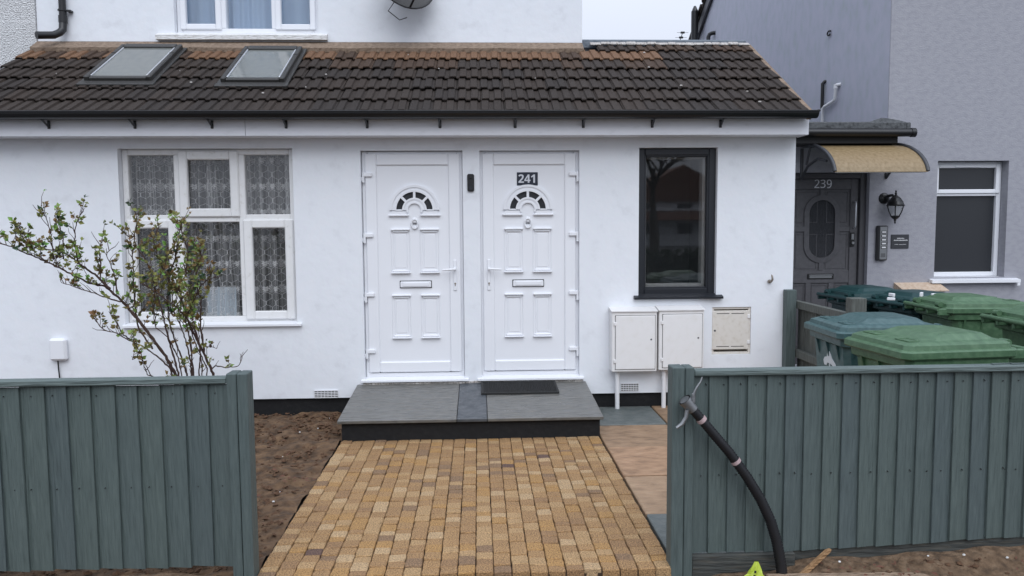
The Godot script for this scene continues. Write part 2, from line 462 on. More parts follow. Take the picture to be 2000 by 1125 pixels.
func room(x0: float, x1: float, y0: float, y1: float, z0: float, z1: float, parent: Node, m: Material) -> void:   # the inside of a room: five faces looking inwards, open towards the window
	var s := begin()
	quad(s, Vector3(x0, y0, z0), Vector3(x1, y0, z0), Vector3(x1, y1, z0), Vector3(x0, y1, z0))
	quad(s, Vector3(x0, y0, z1), Vector3(x0, y0, z0), Vector3(x0, y1, z0), Vector3(x0, y1, z1))
	quad(s, Vector3(x1, y0, z0), Vector3(x1, y0, z1), Vector3(x1, y1, z1), Vector3(x1, y1, z0))
	quad(s, Vector3(x0, y0, z1), Vector3(x1, y0, z1), Vector3(x1, y0, z0), Vector3(x0, y0, z0))
	quad(s, Vector3(x0, y1, z0), Vector3(x1, y1, z0), Vector3(x1, y1, z1), Vector3(x0, y1, z1))
	part("room", s, m, parent)

# ------------------------------------------------------------------ scene helpers
func part(called: String, s: SurfaceTool, m: Material, parent: Node) -> MeshInstance3D:
	var o := MeshInstance3D.new()
	o.name = called
	o.mesh = s.commit()
	o.mesh.surface_set_material(0, m)
	parent.add_child(o, true)
	return o

func shared(called: String, mesh: Mesh, m: Material, parent: Node, xf: Transform3D) -> MeshInstance3D:
	var o := MeshInstance3D.new()
	o.name = called
	o.mesh = mesh
	o.material_override = m
	o.transform = xf
	parent.add_child(o, true)
	return o

func group_node(called: String, parent: Node, at := Vector3.ZERO) -> Node3D:
	var o := Node3D.new()
	o.name = called
	o.position = at
	parent.add_child(o, true)
	return o

func numbered(called: String) -> String:
	used[called] = used.get(called, -1) + 1
	return called if used[called] == 0 else "%s_%03d" % [called, used[called]]

func tag(o: Node, label: String, category: String, group := "") -> Node:
	o.set_meta("label", label)
	o.set_meta("category", category)
	if group:
		o.set_meta("group", group)
	return o

func thing(called: String, label: String, category: String, at := Vector3.ZERO, turn := 0.0, group := "") -> Node3D:
	var o := Node3D.new()
	o.name = numbered(called)
	o.position = at
	o.rotation.y = turn
	add_child(o)
	tag(o, label, category, group)
	return o

func structure(called: String) -> Node3D:
	var o := Node3D.new()
	o.name = numbered(called)
	o.set_meta("kind", "structure")
	add_child(o)
	return o

func _ready() -> void:
	# camera, sky, light and exposure
	var cam := Camera3D.new()
	cam.name = "camera"
	cam.fov = 40.74
	cam.near = .05
	cam.far = 400.0
	cam.position = Vector3(0, 1.70, 7.1)
	cam.basis = Basis(Vector3.UP, -.04304) * Basis(Vector3.RIGHT, -.08114) * Basis(Vector3.BACK, -.00722)
	add_child(cam)
	cam.current = true
	var sky_m := ProceduralSkyMaterial.new()
	sky_m.sky_top_color = Color(1.58, 1.72, 2.02).linear_to_srgb()
	sky_m.sky_horizon_color = Color(.55, .59, .68).linear_to_srgb()
	sky_m.sky_curve = .7
	sky_m.ground_bottom_color = Color(.30, .29, .28)
	sky_m.ground_horizon_color = Color(.55, .59, .68).linear_to_srgb()
	sky_m.sky_energy_multiplier = 1.0
	sky_m.sun_angle_max = 0.0
	var sky := Sky.new()
	sky.sky_material = sky_m
	var env := Environment.new()
	env.background_mode = Environment.BG_SKY
	env.sky = sky
	env.tonemap_mode = Environment.TONE_MAPPER_LINEAR
	env.tonemap_exposure = 1.05
	env.sdfgi_enabled = true
	env.ssao_enabled = true
	env.ssil_enabled = true
	var we := WorldEnvironment.new()
	we.name = "world"
	we.environment = env
	add_child(we)
	var sun := DirectionalLight3D.new()
	sun.name = "sun"
	sun.light_energy = .4
	sun.light_color = Color(.98, .99, 1.0)
	sun.light_angular_distance = 50.0
	sun.shadow_enabled = true
	sun.sky_mode = DirectionalLight3D.SKY_MODE_LIGHT_ONLY
	add_child(sun)
	sun.look_at_from_position(Vector3(1.0, 7.0, 7.0), Vector3.ZERO)
	materials()
	ground_cover()
	white_house()
	neighbours()
	fences()
	front_things()
	bins()
	rose_bush()
	loose_things()
	across_the_street()

# ------------------------------------------------------------------ the white house
const PITCH := deg_to_rad(30.0)
var house: Node3D
var roof_xf := Transform3D(Basis(Vector3.RIGHT, Vector3(0, cos(PITCH), sin(PITCH)), Vector3(0, -sin(PITCH), cos(PITCH))), Vector3(0, 2.68, .36))

func on_roof(x: float, up: float, h: float) -> Vector3:
	return roof_xf * Vector3(x, h, -up)

func white_house() -> void:
	house = thing("white_house", "white rendered house with two white front doors under a tiled lean-to roof", "house")
	var s := begin()
	holed_wall(s, -4.5, 2.93, .125, 2.6, -.25, 0, [[-1.052, -.135, .25, 2.376], [.02, .928, .25, 2.374], [-3.19, -1.655, .815, 2.40], [1.477, 2.205, 1.03, 2.395], [2.172, 2.54, .476, .922]])
	part("front_wall", s, M.render, house)
	s = begin()
	box(s, Vector3(-4.5, -.12, -.25), Vector3(2.905, .125, -.03))
	part("plinth", s, M.plinth, house)
	s = begin()
	box(s, Vector3(2.68, -.12, -1.3), Vector3(2.928, 2.72, -.252))
	part("side_wall", s, M.render, house)
	s = begin()
	box(s, Vector3(-4.498, -.12, -1.3), Vector3(-4.25, 2.72, -.252))
	part("side_wall", s, M.render, house)
	s = begin()
	prism(s, PackedVector2Array([Vector2(-.25, 2.6), Vector2(-.25, 2.88), Vector2(-1.3, 3.48), Vector2(-1.3, 2.6)]), 0, .2, Transform3D(Basis(Vector3(0, 0, 1), Vector3.UP, Vector3(-1, 0, 0)), Vector3(2.9, 0, 0)))
	part("side_wall", s, M.render, house)
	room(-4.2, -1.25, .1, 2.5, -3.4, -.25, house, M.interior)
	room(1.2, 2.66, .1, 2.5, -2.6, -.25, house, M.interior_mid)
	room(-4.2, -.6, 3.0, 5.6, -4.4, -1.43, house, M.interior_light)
	# upper storey
	s = begin()
	holed_wall(s, -4.457, 1.112, 3.60, 7.4, -1.43, -1.18, [[-3.085, -1.625, 3.69, 4.95]])
	part("upper_wall", s, M.render, house)
	s = begin()
	box(s, Vector3(-4.45, 2.5, -8.0), Vector3(-4.22, 7.3, -1.432))
	box(s, Vector3(.86, 2.5, -8.0), Vector3(1.108, 7.3, -1.432))
	box(s, Vector3(-4.4, 7.3, -8.0), Vector3(1.1, 7.42, -1.2))
	box(s, Vector3(-4.45, 0, -8.25), Vector3(1.1, 7.3, -8.0))
	box(s, Vector3(1.1, 0, -8.25), Vector3(2.9, 3.5, -8.0))
	part("rear_block", s, M.render, house)
	s = begin()
	box(s, Vector3(-4.44, 3.3, -1.42), Vector3(1.09, 3.602, -1.2))
	part("wall_foot", s, M.black_matt, house)
	# side part behind the tiles: flat roof with a lead edge
	s = begin()
	box(s, Vector3(1.115, 2.6, -7.9), Vector3(2.86, 3.56, -1.30))
	part("side_block", s, M.render, house)
	s = begin()
	box(s, Vector3(1.115, 3.56, -7.9), Vector3(2.885, 3.655, -1.262), .01)
	part("flat_roof_edge", s, M.lead, house)
	build_roof()
	build_eaves()
	# windows and doors
	casement_window()
	dark_window()
	upper_window()
	front_door(-.593, 1.0, "white panelled door with its hinges beside the casement window")
	front_door(.474, -1.0, "white panelled door carrying the number plate")
	air_vent(-1.41, .163, .215, .065)
	air_vent(1.40, .18, .165, .07)
	# downpipe
	s = begin()
	tube(s, [Vector3(-4.172, 7.2, -1.13), Vector3(-4.172, 3.78, -1.13)], .034, 12)
	tube(s, [Vector3(-4.172, 3.80, -1.13), Vector3(-4.175, 3.70, -1.12), Vector3(-4.19, 3.665, -1.09), Vector3(-4.23, 3.63, -1.05), Vector3(-4.335, 3.60, -.93)], .037, 12)
	tube(s, [Vector3(-4.172, 3.84, -1.13), Vector3(-4.172, 3.77, -1.13)], .042, 12)
	var dp := part("downpipe", s, M.black_plastic, house)
	s = begin()
	tube(s, [Vector3(-4.172, 3.90, -1.13), Vector3(-4.172, 3.885, -1.13)], .045, 12)
	box(s, Vector3(-4.13, 3.882, -1.18), Vector3(-4.09, 3.898, -1.12))
	part("pipe_clip", s, M.black_plastic, dp)

func tile_mesh(seed_: int, length := .335, width := .2035) -> ArrayMesh:
	var r := RandomNumberGenerator.new()
	r.seed = seed_
	var prof := [[0.0, .003], [.006, .003], [.013, .018], [.068, .019], [.076, .003], [.114, .003], [.122, .018], [.178, .018], [.186, .003], [width, .003]]
	var s := begin()
	var t := .020
	var rag := []
	for p in prof:
		rag.append(r.randf_range(-.004, .004))
	for i in prof.size() - 1:
		var a: Array = prof[i]
		var b: Array = prof[i + 1]
		var za: float = rag[i]
		var zb: float = rag[i + 1]
		var p0 := Vector3(a[0], a[1] + t - .003, za)
		var p1 := Vector3(b[0], b[1] + t - .003, zb)
		var q0 := Vector3(a[0], a[1] + t, za - .008)
		var q1 := Vector3(b[0], b[1] + t, zb - .008)
		var h0 := Vector3(a[0], a[1] + t, -length)
		var h1 := Vector3(b[0], b[1] + t, -length)
		quad(s, q0, q1, h1, h0)
		quad(s, p0, p1, q1, q0)
		var u0 := Vector3(a[0], a[1] + t - .013, za)
		var u1 := Vector3(b[0], b[1] + t - .013, zb)
		quad(s, u0, u1, p1, p0)
		quad(s, u1, u0, Vector3(a[0], a[1] + t - .013, -length), Vector3(b[0], b[1] + t - .013, -length))
	quad(s, Vector3(0, t - .011, -length), Vector3(0, t - .011, 0), Vector3(0, t, 0), Vector3(0, t, -length))
	quad(s, Vector3(width, t - .011, 0), Vector3(width, t - .011, -length), Vector3(width, t, -length), Vector3(width, t, 0))
	return s.commit()

func build_roof() -> void:
	var roof := group_node("roof", house)
	roof.transform = roof_xf
	var s := begin()
	box(s, Vector3(-4.5, -.09, -1.86), Vector3(2.92, -.06, -.02))
	part("roof_deck", s, M.black_matt, roof)
	s = begin()
	box(s, Vector3(2.885, -.085, -1.85), Vector3(2.925, -.004, .01))
	part("verge", s, M.mortar, roof)
	var meshes := []
	var short := []
	for i in 4:
		meshes.append(tile_mesh(300 + i))
		short.append(tile_mesh(320 + i, .20))
	var r := RandomNumberGenerator.new()
	r.seed = 77
	var gauge := .275
	var cw := .2055
	for row in 7:
		var tail := -.025 + row * gauge
		var x := -4.49
		var k := 0
		while x < 2.75:
			var mid := x + cw * .5
			var skip := row == 6 and mid < 1.20
			for w in [[-3.56, -2.93], [-2.33, -1.72]]:   # under the roof windows
				if mid > w[0] + .08 and mid < w[1] - .08 and (row == 3 or row == 4):
					skip = true
			if not skip:
				var v := r.randi() % meshes.size()
				var m: Material = M.tile[[0, 0, 1, 1, 2, 3][r.randi() % 6]]
				var wide := r.randf()
				if row == 5 and mid < 1.9:
					m = M.tile[5 if wide < .8 else 4]
				elif row == 6:
					m = M.tile[4 if wide < .7 else 3]
				elif row == 4 and mid < 1.9:
					m = M.tile[[3, 4, 3, 1][r.randi() % 4] if mid > -2.0 else [0, 3, 1][r.randi() % 3]]
				elif row == 3 and wide < .3:
					m = M.tile[3]
				var tilt := Basis(Vector3.RIGHT, -deg_to_rad(5.0 + r.randf_range(-.6, .6))) * Basis(Vector3.UP, deg_to_rad(r.randf_range(-.8, .8)))
				shared("tile", short[v] if row == 6 else meshes[v], m, roof, Transform3D(tilt, Vector3(x + [0.0, .006, -.004, .009, -.007, .003, 0.0][row] + r.randf_range(-.002, .002), -.023 + r.randf_range(-.0025, .0025), -tail + r.randf_range(-.006, .006))))
			x += cw
			k += 1
	# mortar fillet against the upper wall, white bedding under the lead edge
	s = begin()
	var n := 60
	for i in n:
		var x0 := -4.46 + 5.57 * i / n
		var x1 := -4.46 + 5.57 * (i + 1) / n
		var j0 := sin(i * 1.7) * .006 + sin(i * .6) * .006
		var j1 := sin((i + 1) * 1.7) * .006 + sin((i + 1) * .6) * .006
		quad(s, Vector3(x0, -.02, -1.60 + j0), Vector3(x1, -.02, -1.60 + j1), Vector3(x1, .022, -1.615 + j1), Vector3(x0, .022, -1.615 + j0))
		quad(s, Vector3(x0, .022, -1.615 + j0), Vector3(x1, .022, -1.615 + j1), Vector3(x1, .028, -1.785), Vector3(x0, .028, -1.785))
	part("mortar_fillet", s, M.mortar, roof)
	s = begin()
	var r2 := RandomNumberGenerator.new()
	r2.seed = 9
	var xx := 1.2
	while xx < 2.84:
		var w := r2.randf_range(.07, .12)
		box(s, Vector3(xx, .0, -1.86), Vector3(xx + w, r2.randf_range(.012, .024), -1.80 + r2.randf_range(-.006, .012)), .01)
		xx += w
	part("mortar_bedding", s, M.mortar_white, roof)
	# moss, droppings and lichen lumps lying on the tiles
	s = begin()
	for i in 16:
		var x := r2.randf_range(-4.2, 2.7)
		var up := r2.randf_range(.1, 1.5)
		var c := Vector3(x, .018, -up)
		var sz := r2.randf_range(.003, .008)
		box(s, c - Vector3(sz * r2.randf_range(1, 2.4), .006, sz), c + Vector3(sz * r2.randf_range(1, 2.4), .006, sz), .004, Transform3D(Basis(Vector3.UP, 0), Vector3.ZERO))
	var spots := part("lichen_spots", s, M.mortar_white, roof)
	spots.set_meta("kind", "stuff")
	roof_window(-3.545, -2.945, .66, 1.60, "")
	roof_window(-2.318, -1.745, .62, 1.55, "")

func roof_window(x0: float, x1: float, u0: float, u1: float, _n: String) -> void:
	var w := group_node("roof_window", house)
	w.transform = roof_xf
	var s := begin()   # lead apron and side flashings
	box(s, Vector3(x0 - .035, .0, -u1 - .05), Vector3(x1 + .035, .020, -u0 + .01), .004)
	box(s, Vector3(x0 - .04, -.01, -u0 + .01), Vector3(x1 + .04, .020, -u0 + .085), .004)
	part("flashing", s, M.roof_frame, w)
	s = begin()
	var f := .045
	box(s, Vector3(x0, -.02, -u1), Vector3(x0 + f, .062, -u0), .008)
	box(s, Vector3(x1 - f, -.02, -u1), Vector3(x1, .062, -u0), .008)
	box(s, Vector3(x0 + f, -.02, -u1), Vector3(x1 - f, .066, -u1 + .085), .008)
	box(s, Vector3(x0 + f, -.02, -u0 - .05), Vector3(x1 - f, .052, -u0), .008)
	for e in [x0 + .004, x1 - f + .004]:
		box(s, Vector3(e, .058, -(u0 + u1) * .5 - .2), Vector3(e + f - .008, .0655, -(u0 + u1) * .5 - .195))
	part("frame", s, M.roof_frame, w)
	for e in [x0 + f, x1 - f - .014]:
		s = begin()
		box(s, Vector3(e, .045, -u1 + .09), Vector3(e + .014, .057, -u0 - .052), .003)
		part("glazing_bead", s, M.silver, w)
	s = begin()
	box(s, Vector3(x0 + f - .005, .036, -u1 + .08), Vector3(x1 - f + .005, .048, -u0 - .045))
	part("pane", s, M.roof_glass, w)

func build_eaves() -> void:
	var s := begin()
	box(s, Vector3(-4.6, 2.482, .205), Vector3(-2.0, 2.625, .225), .003)
	box(s, Vector3(-1.997, 2.482, .205), Vector3(2.935, 2.625, .225), .003)
	box(s, Vector3(2.935, 2.482, .0), Vector3(2.953, 2.66, .222), .003)
	part("fascia", s, M.fascia, house)
	s = begin()
	box(s, Vector3(-4.6, 2.486, .001), Vector3(2.933, 2.498, .204))
	part("soffit", s, M.fascia, house)
	s = begin()
	var c := Vector2(.338, 2.668)   # gutter: half round, hollow
	var n := 10
	var x0 := -4.62
	var x1 := 2.97
	for i in n:
		var a := PI + PI * i / n
		var b := PI + PI * (i + 1) / n
		for rr in [.058, .052]:
			var pa := Vector3(0, c.y + sin(a) * rr, c.x + cos(a) * rr)
			var pb := Vector3(0, c.y + sin(b) * rr, c.x + cos(b) * rr)
			var X0 := Vector3(x0, 0, 0)
			var X1 := Vector3(x1, 0, 0)
			if rr > .055:
				quad(s, pb + X0, pa + X0, pa + X1, pb + X1)
				tri(s, Vector3(x1, c.y, c.x), pb + X1, pa + X1)
			else:
				quad(s, pa + X0, pb + X0, pb + X1, pa + X1)
	box(s, Vector3(x0, c.y - .004, c.x + .050), Vector3(x1, c.y + .008, c.x + .062), .003)
	box(s, Vector3(x1 - .02, c.y - .006, c.x - .05), Vector3(x1 + .008, c.y + .012, c.x + .064), .004)
	var g := part("gutter", s, M.black_plastic, house)
	for x in [-3.65, -2.93, -2.28, -1.65, -.955, -.325, .33, .93, 1.54, 2.15]:
		s = begin()
		tube(s, [Vector3(x, 2.612, .34), Vector3(x, 2.60, .31), Vector3(x + .004, 2.568, .25), Vector3(x + .004, 2.555, .232)], .009, 6)
		box(s, Vector3(x - .009, 2.545, .226), Vector3(x + .015, 2.615, .236), .003)
		part("bracket", s, M.black_plastic, g)

func casement_window() -> void:
	var w := group_node("casement_window", house)
	var zf := -.075
	var s := begin()
	frame(s, -3.188, -1.657, .832, 2.398, .05, -.15, zf)
	for x in [[-2.735, -2.672], [-2.168, -2.105]]:
		box(s, Vector3(x[0], .882, -.15), Vector3(x[1], 2.348, zf - .001), .006)
	for x in [[-3.138, -2.735], [-2.672, -2.168], [-2.105, -1.707]]:
		box(s, Vector3(x[0], 1.745, -.15), Vector3(x[1], 1.812, zf - .002), .006)
	part("frame", s, M.upvc_old, w)
	# opening sashes, standing proud of the frame
	for c in [[-2.688, -2.156, 1.79, 2.382], [-3.165, -2.722, .855, 1.768], [-2.13, -1.68, .852, 1.765]]:
		s = begin()
		frame(s, c[0], c[1], c[2], c[3], .078, zf - .03, zf + .022, .01)
		part("sash", s, M.upvc_old, w)
	for c in [[-3.15, -2.72, 1.80, 2.36], [-2.63, -2.23, 1.85, 2.32], [-2.12, -1.69, 1.80, 2.36], [-3.10, -2.78, .92, 1.70], [-2.68, -2.16, .87, 1.75], [-2.07, -1.74, .92, 1.70]]:
		s = begin()
		box(s, Vector3(c[0], c[2], -.115), Vector3(c[1], c[3], -.109))
		part("pane", s, M.glass, w)
	s = begin()
	prism(s, PackedVector2Array([Vector2(-.13, .80), Vector2(.035, .80), Vector2(.035, .818), Vector2(-.05, .836), Vector2(-.13, .836)]), 0, 1.595, Transform3D(Basis(Vector3(0, 0, 1), Vector3.UP, Vector3(-1, 0, 0)), Vector3(-1.612, 0, 0)))
	part("sill", s, M.upvc, w)

func dark_window() -> void:
	var w := group_node("dark_framed_window", house)
	var s := begin()
	frame(s, 1.48, 2.202, 1.035, 2.392, .062, -.13, -.05)
	frame(s, 1.536, 2.146, 1.092, 2.336, .02, -.12, -.062, .004)
	part("frame", s, M.anthracite, w)
	s = begin()
	box(s, Vector3(1.55, 1.105, -.10), Vector3(2.135, 2.322, -.094))
	part("pane", s, M.glass, w)
	s = begin()
	prism(s, PackedVector2Array([Vector2(-.1, 1.010), Vector2(.045, 1.006), Vector2(.045, 1.024), Vector2(-.03, 1.05), Vector2(-.1, 1.05)]), 0, .83, Transform3D(Basis(Vector3(0, 0, 1), Vector3.UP, Vector3(-1, 0, 0)), Vector3(2.262, 0, 0)))
	part("sill", s, M.anthracite, w)
	s = begin()   # pale inner lining seen through the glass
	frame(s, 1.50, 2.18, 1.06, 2.38, .075, -.245, -.14, .004)
	part("lining", s, M.lining, w)

func upper_window() -> void:
	var w := group_node("upstairs_window", house)
	var s := begin()
	frame(s, -3.082, -1.628, 3.695, 4.945, .055, -1.36, -1.25)
	for x in [[-2.635, -2.585], [-2.118, -2.068]]:
		box(s, Vector3(x[0], 3.75, -1.36), Vector3(x[1], 4.89, -1.252), .006)
	part("frame", s, M.upvc, w)
	for c in [[-3.045, -2.628], [-2.075, -1.662]]:
		s = begin()
		frame(s, c[0], c[1], 3.735, 4.9, .058, -1.29, -1.228, .008)
		part("sash", s, M.upvc, w)
	for c in [[-3.0, -2.68], [-2.59, -2.11], [-2.03, -1.71]]:
		s = begin()
		box(s, Vector3(c[0], 3.745, -1.31), Vector3(c[1], 4.9, -1.304))
		part("pane", s, M.glass, w)
	s = begin()
	prism(s, PackedVector2Array([Vector2(-.1, 3.615), Vector2(.06, 3.610), Vector2(.06, 3.655), Vector2(-.03, 3.695), Vector2(-.1, 3.695)]), 0, 1.73, Transform3D(Basis(Vector3(0, 0, 1), Vector3.UP, Vector3(-1, 0, 0)), Vector3(-1.53, 0, -1.18)))
	part("sill", s, M.white_old, w)

func air_vent(x: float, y: float, wd: float, ht: float) -> void:
	var v := group_node("air_vent", house)
	var s := begin()
	box(s, Vector3(x - wd * .5, y - ht * .5, -.004), Vector3(x + wd * .5, y + ht * .5, .004))
	part("grille_back", s, M.black_matt, v)
	for k in 5:
		s = begin()
		var yy := y - ht * .5 + ht * (k + .0) / 4.0
		box(s, Vector3(x - wd * .5, yy - .0035, 0), Vector3(x + wd * .5, yy + .0035, .010))
		part("slat", s, M.white_paint, v)
	s = begin()
	for k in 8:
		var px := x - wd * .5 + wd * k / 7.0
		box(s, Vector3(px - .002, y - ht * .5, 0), Vector3(px + .002, y + ht * .5, .0085))
	part("divider", s, M.white_paint, v)

func arc_poly(cx: float, cy: float, r0: float, r1: float, a0: float, a1: float, n := 10) -> PackedVector2Array:
	var p := PackedVector2Array()
	for i in n + 1:
		var a := lerpf(a0, a1, float(i) / n)
		p.append(Vector2(cx + cos(a) * r1, cy + sin(a) * r1))
	for i in n + 1:
		var a := lerpf(a1, a0, float(i) / n)
		p.append(Vector2(cx + cos(a) * r0, cy + sin(a) * r0))
	return p

func front_door(cx: float, mir: float, label: String) -> void:
	# mir = 1: hinges on the left; coordinates below are for that hand, measured from the middle of the opening
	var d := group_node("front_door", house)
	d.set_meta("label", label)
	var X := func(v: float) -> float: return cx + mir * v
	var bx := func(s: SurfaceTool, a: float, b: float, y0: float, y1: float, z0: float, z1: float, bev: float) -> void:
		box(s, Vector3(minf(X.call(a), X.call(b)), y0, z0), Vector3(maxf(X.call(a), X.call(b)), y1, z1), bev)
	var s := begin()
	frame(s, cx - .455, cx + .455, .285, 2.372, .05, -.14, -.058, .005)
	part("frame", s, M.upvc, d)
	s = begin()
	prism(s, PackedVector2Array([Vector2(-.14, .268), Vector2(.03, .268), Vector2(.03, .284), Vector2(-.045, .302), Vector2(-.14, .302)]), 0, .985, Transform3D(Basis(Vector3(0, 0, 1), Vector3.UP, Vector3(-1, 0, 0)), Vector3(cx + .4925, 0, 0)))
	box(s, Vector3(cx - .45, .302, -.14), Vector3(cx + .45, .338, -.056), .004)
	part("threshold", s, M.upvc, d)
	# leaf: stiles and rails with a bevelled inner edge, and the moulded panel
	var x0 := -.428
	var x1 := .432
	var y0 := .345
	var y1 := 2.352
	s = begin()
	bx.call(s, x0, x0 + .105, y0, y1, -.10, -.040, .008)
	bx.call(s, x1 - .105, x1, y0, y1, -.10, -.040, .008)
	bx.call(s, x0 + .105, x1 - .105, y0, y0 + .098, -.10, -.041, .008)
	bx.call(s, x0 + .105, x1 - .105, y1 - .105, y1, -.10, -.041, .008)
	part("leaf", s, M.upvc, d)
	s = begin()
	bx.call(s, x0 + .1, x1 - .1, y0 + .09, y1 - .1, -.085, -.058, 0.0)
	part("panel", s, M.upvc, d)
	# arched light
	var ax: float = X.call(.015)
	var ay := 1.842
	s = begin()
	prism(s, arc_poly(ax, ay, .178, .222, 0, PI, 24), -.062, -.044)
	prism(s, arc_poly(ax, ay, .205, .226, 0, PI, 24), -.062, -.036)
	prism(s, arc_poly(ax, ay, .165, .182, 0, PI, 24), -.062, -.038)
	prism(s, arc_poly(ax, ay, .066, .112, 0, PI, 18), -.062, -.044)
	prism(s, arc_poly(ax, ay, .095, .112, 0, PI, 18), -.062, -.037)
	prism(s, arc_poly(ax, ay, .060, .074, -.35, PI + .35, 18), -.062, -.038)
	for a in [PI * .25, PI * .5, PI * .75]:
		var t := Transform3D(Basis(Vector3(0, 0, 1), a), Vector3(ax, ay, 0))
		box(s, Vector3(.105, -.0115, -.062), Vector3(.172, .0115, -.040), .003, t)
	for sg in [-1.0, 1.0]:
		box(s, Vector3(minf(ax + sg * .105, ax + sg * .178), ay - .008, -.062), Vector3(maxf(ax + sg * .105, ax + sg * .178), ay + .006, -.040), .003)
		var px := PackedVector2Array([Vector2(ax + sg * .055, ay - .054), Vector2(ax + sg * .230, ay - .054), Vector2(ax + sg * .230, ay - .042), Vector2(ax + sg * .205, ay - .012), Vector2(ax + sg * .085, ay - .012)])
		prism(s, px, -.062, -.040)
		box(s, Vector3(minf(ax + sg * .05, ax + sg * .235), ay - .056, -.062), Vector3(maxf(ax + sg * .05, ax + sg * .235), ay - .040, -.030), .004)
	part("arch_moulding", s, M.upvc, d)
	for k in 4:
		s = begin()
		prism(s, arc_poly(ax, ay, .108, .170, PI * (.25 * k) + .02, PI * (.25 * k + .25) - .02, 6), -.062, -.055)
		part("pane", s, M.obscure, d)
	# four panels: hood above, sill below, fine raised edges
	for py in [[1.262, 1.672], [.660, 1.068]]:
		for pxx in [[-.205, -.03], [.06, .235]]:
			s = begin()
			bx.call(s, pxx[0], pxx[1], py[1] - .016, py[1], -.062, -.032, .005)
			bx.call(s, pxx[0] + .016, pxx[1] - .016, py[1] - .034, py[1] - .020, -.062, -.044, .004)
			bx.call(s, pxx[0] - .002, pxx[1] + .002, py[0], py[0] + .012, -.062, -.028, .004)
			bx.call(s, pxx[0] + .012, pxx[1] - .012, py[0] + .012, py[0] + .034, -.062, -.042, .008)
			for e in [pxx[0] + .004, pxx[1] - .004]:
				bx.call(s, e - .005, e + .005, py[0] + .01, py[1] - .01, -.062, -.052, .003)
			for e in [pxx[0] + .026, pxx[1] - .026]:
				bx.call(s, e - .003, e + .003, py[0] + .034, py[1] - .034, -.062, -.053, .0025)
			bx.call(s, pxx[0] + .036, pxx[1] - .036, py[0] + .05, py[1] - .05, -.062, -.054, .004)
			part("panel_moulding", s, M.upvc, d)
	# letter plate
	s = begin()
	bx.call(s, -.132, .162, 1.126, 1.196, -.06, -.052, .003)
	part("letter_plate_gasket", s, M.black_matt, d)
	s = begin()
	bx.call(s, -.126, .156, 1.133, 1.189, -.06, -.038, .006)
	bx.call(s, -.105, .135, 1.143, 1.179, -.06, -.033, .004)
	part("letter_plate", s, M.upvc, d)
	# knocker
	s = begin()
	var kx: float = X.call(.015)
	lathe(s, [[.0, .014], [.018, .013], [.026, .006], [.028, 0]], 14, Transform3D(Basis(Vector3.RIGHT, PI / 2), Vector3(kx, 1.748, -.058)))
	var ring := []
	for k in 17:
		var a := TAU * k / 16
		ring.append(Vector3(kx + cos(a) * .030, 1.715 + sin(a) * .042, -.042))
	tube(s, ring, .007, 8, false)
	box(s, Vector3(kx - .012, 1.668, -.058), Vector3(kx + .012, 1.690, -.036), .004)
	part("knocker", s, M.upvc, d)
	s = begin()
	box(s, Vector3(kx - .018, 1.712, -.056), Vector3(kx + .018, 1.720, -.050), .002)
	part("knocker_slot", s, M.frame_grey, d)
	# lever handle on its plate, key cylinder
	s = begin()
	bx.call(s, .362, .394, 1.10, 1.385, -.042, -.030, .006)
	tube(s, [Vector3(X.call(.378), 1.30, -.032), Vector3(X.call(.378), 1.30, .012)], .010, 10)
	tube(s, [Vector3(X.call(.382), 1.30, .008), Vector3(X.call(.33), 1.298, .014), Vector3(X.call(.265), 1.295, .012)], [.011, .010, .008], 10)
	part("handle", s, M.upvc, d)
	s = begin()
	tube(s, [Vector3(X.call(.378), 1.166, -.034), Vector3(X.call(.378), 1.166, -.026)], .0085, 10)
	bx.call(s, .3745, .3815, 1.142, 1.164, -.034, -.0265, .002)
	part("keyhole", s, M.brass_dull, d)
	# flag hinges
	for hy in [2.155, 1.607, 1.064, .54]:
		s = begin()
		bx.call(s, -.438, -.362, hy - .012, hy + .026, -.042, -.018, .006)
		tube(s, [Vector3(X.call(-.441), hy + .03, -.030), Vector3(X.call(-.441), hy - .062, -.030)], .0125, 10)
		bx.call(s, -.468, -.438, hy - .05, hy - .016, -.058, -.026, .004)
		part("hinge", s, M.upvc, d)
	# black gasket line round the leaf on the handle side
	s = begin()
	bx.call(s, x1, x1 + .006, y0, y1, -.1, -.06, 0.0)
	bx.call(s, x0 - .006, x0, y0, y1, -.1, -.06, 0.0)
	bx.call(s, x0, x1, y1, y1 + .005, -.1, -.06, 0.0)
	part("gasket", s, M.frame_grey, d)

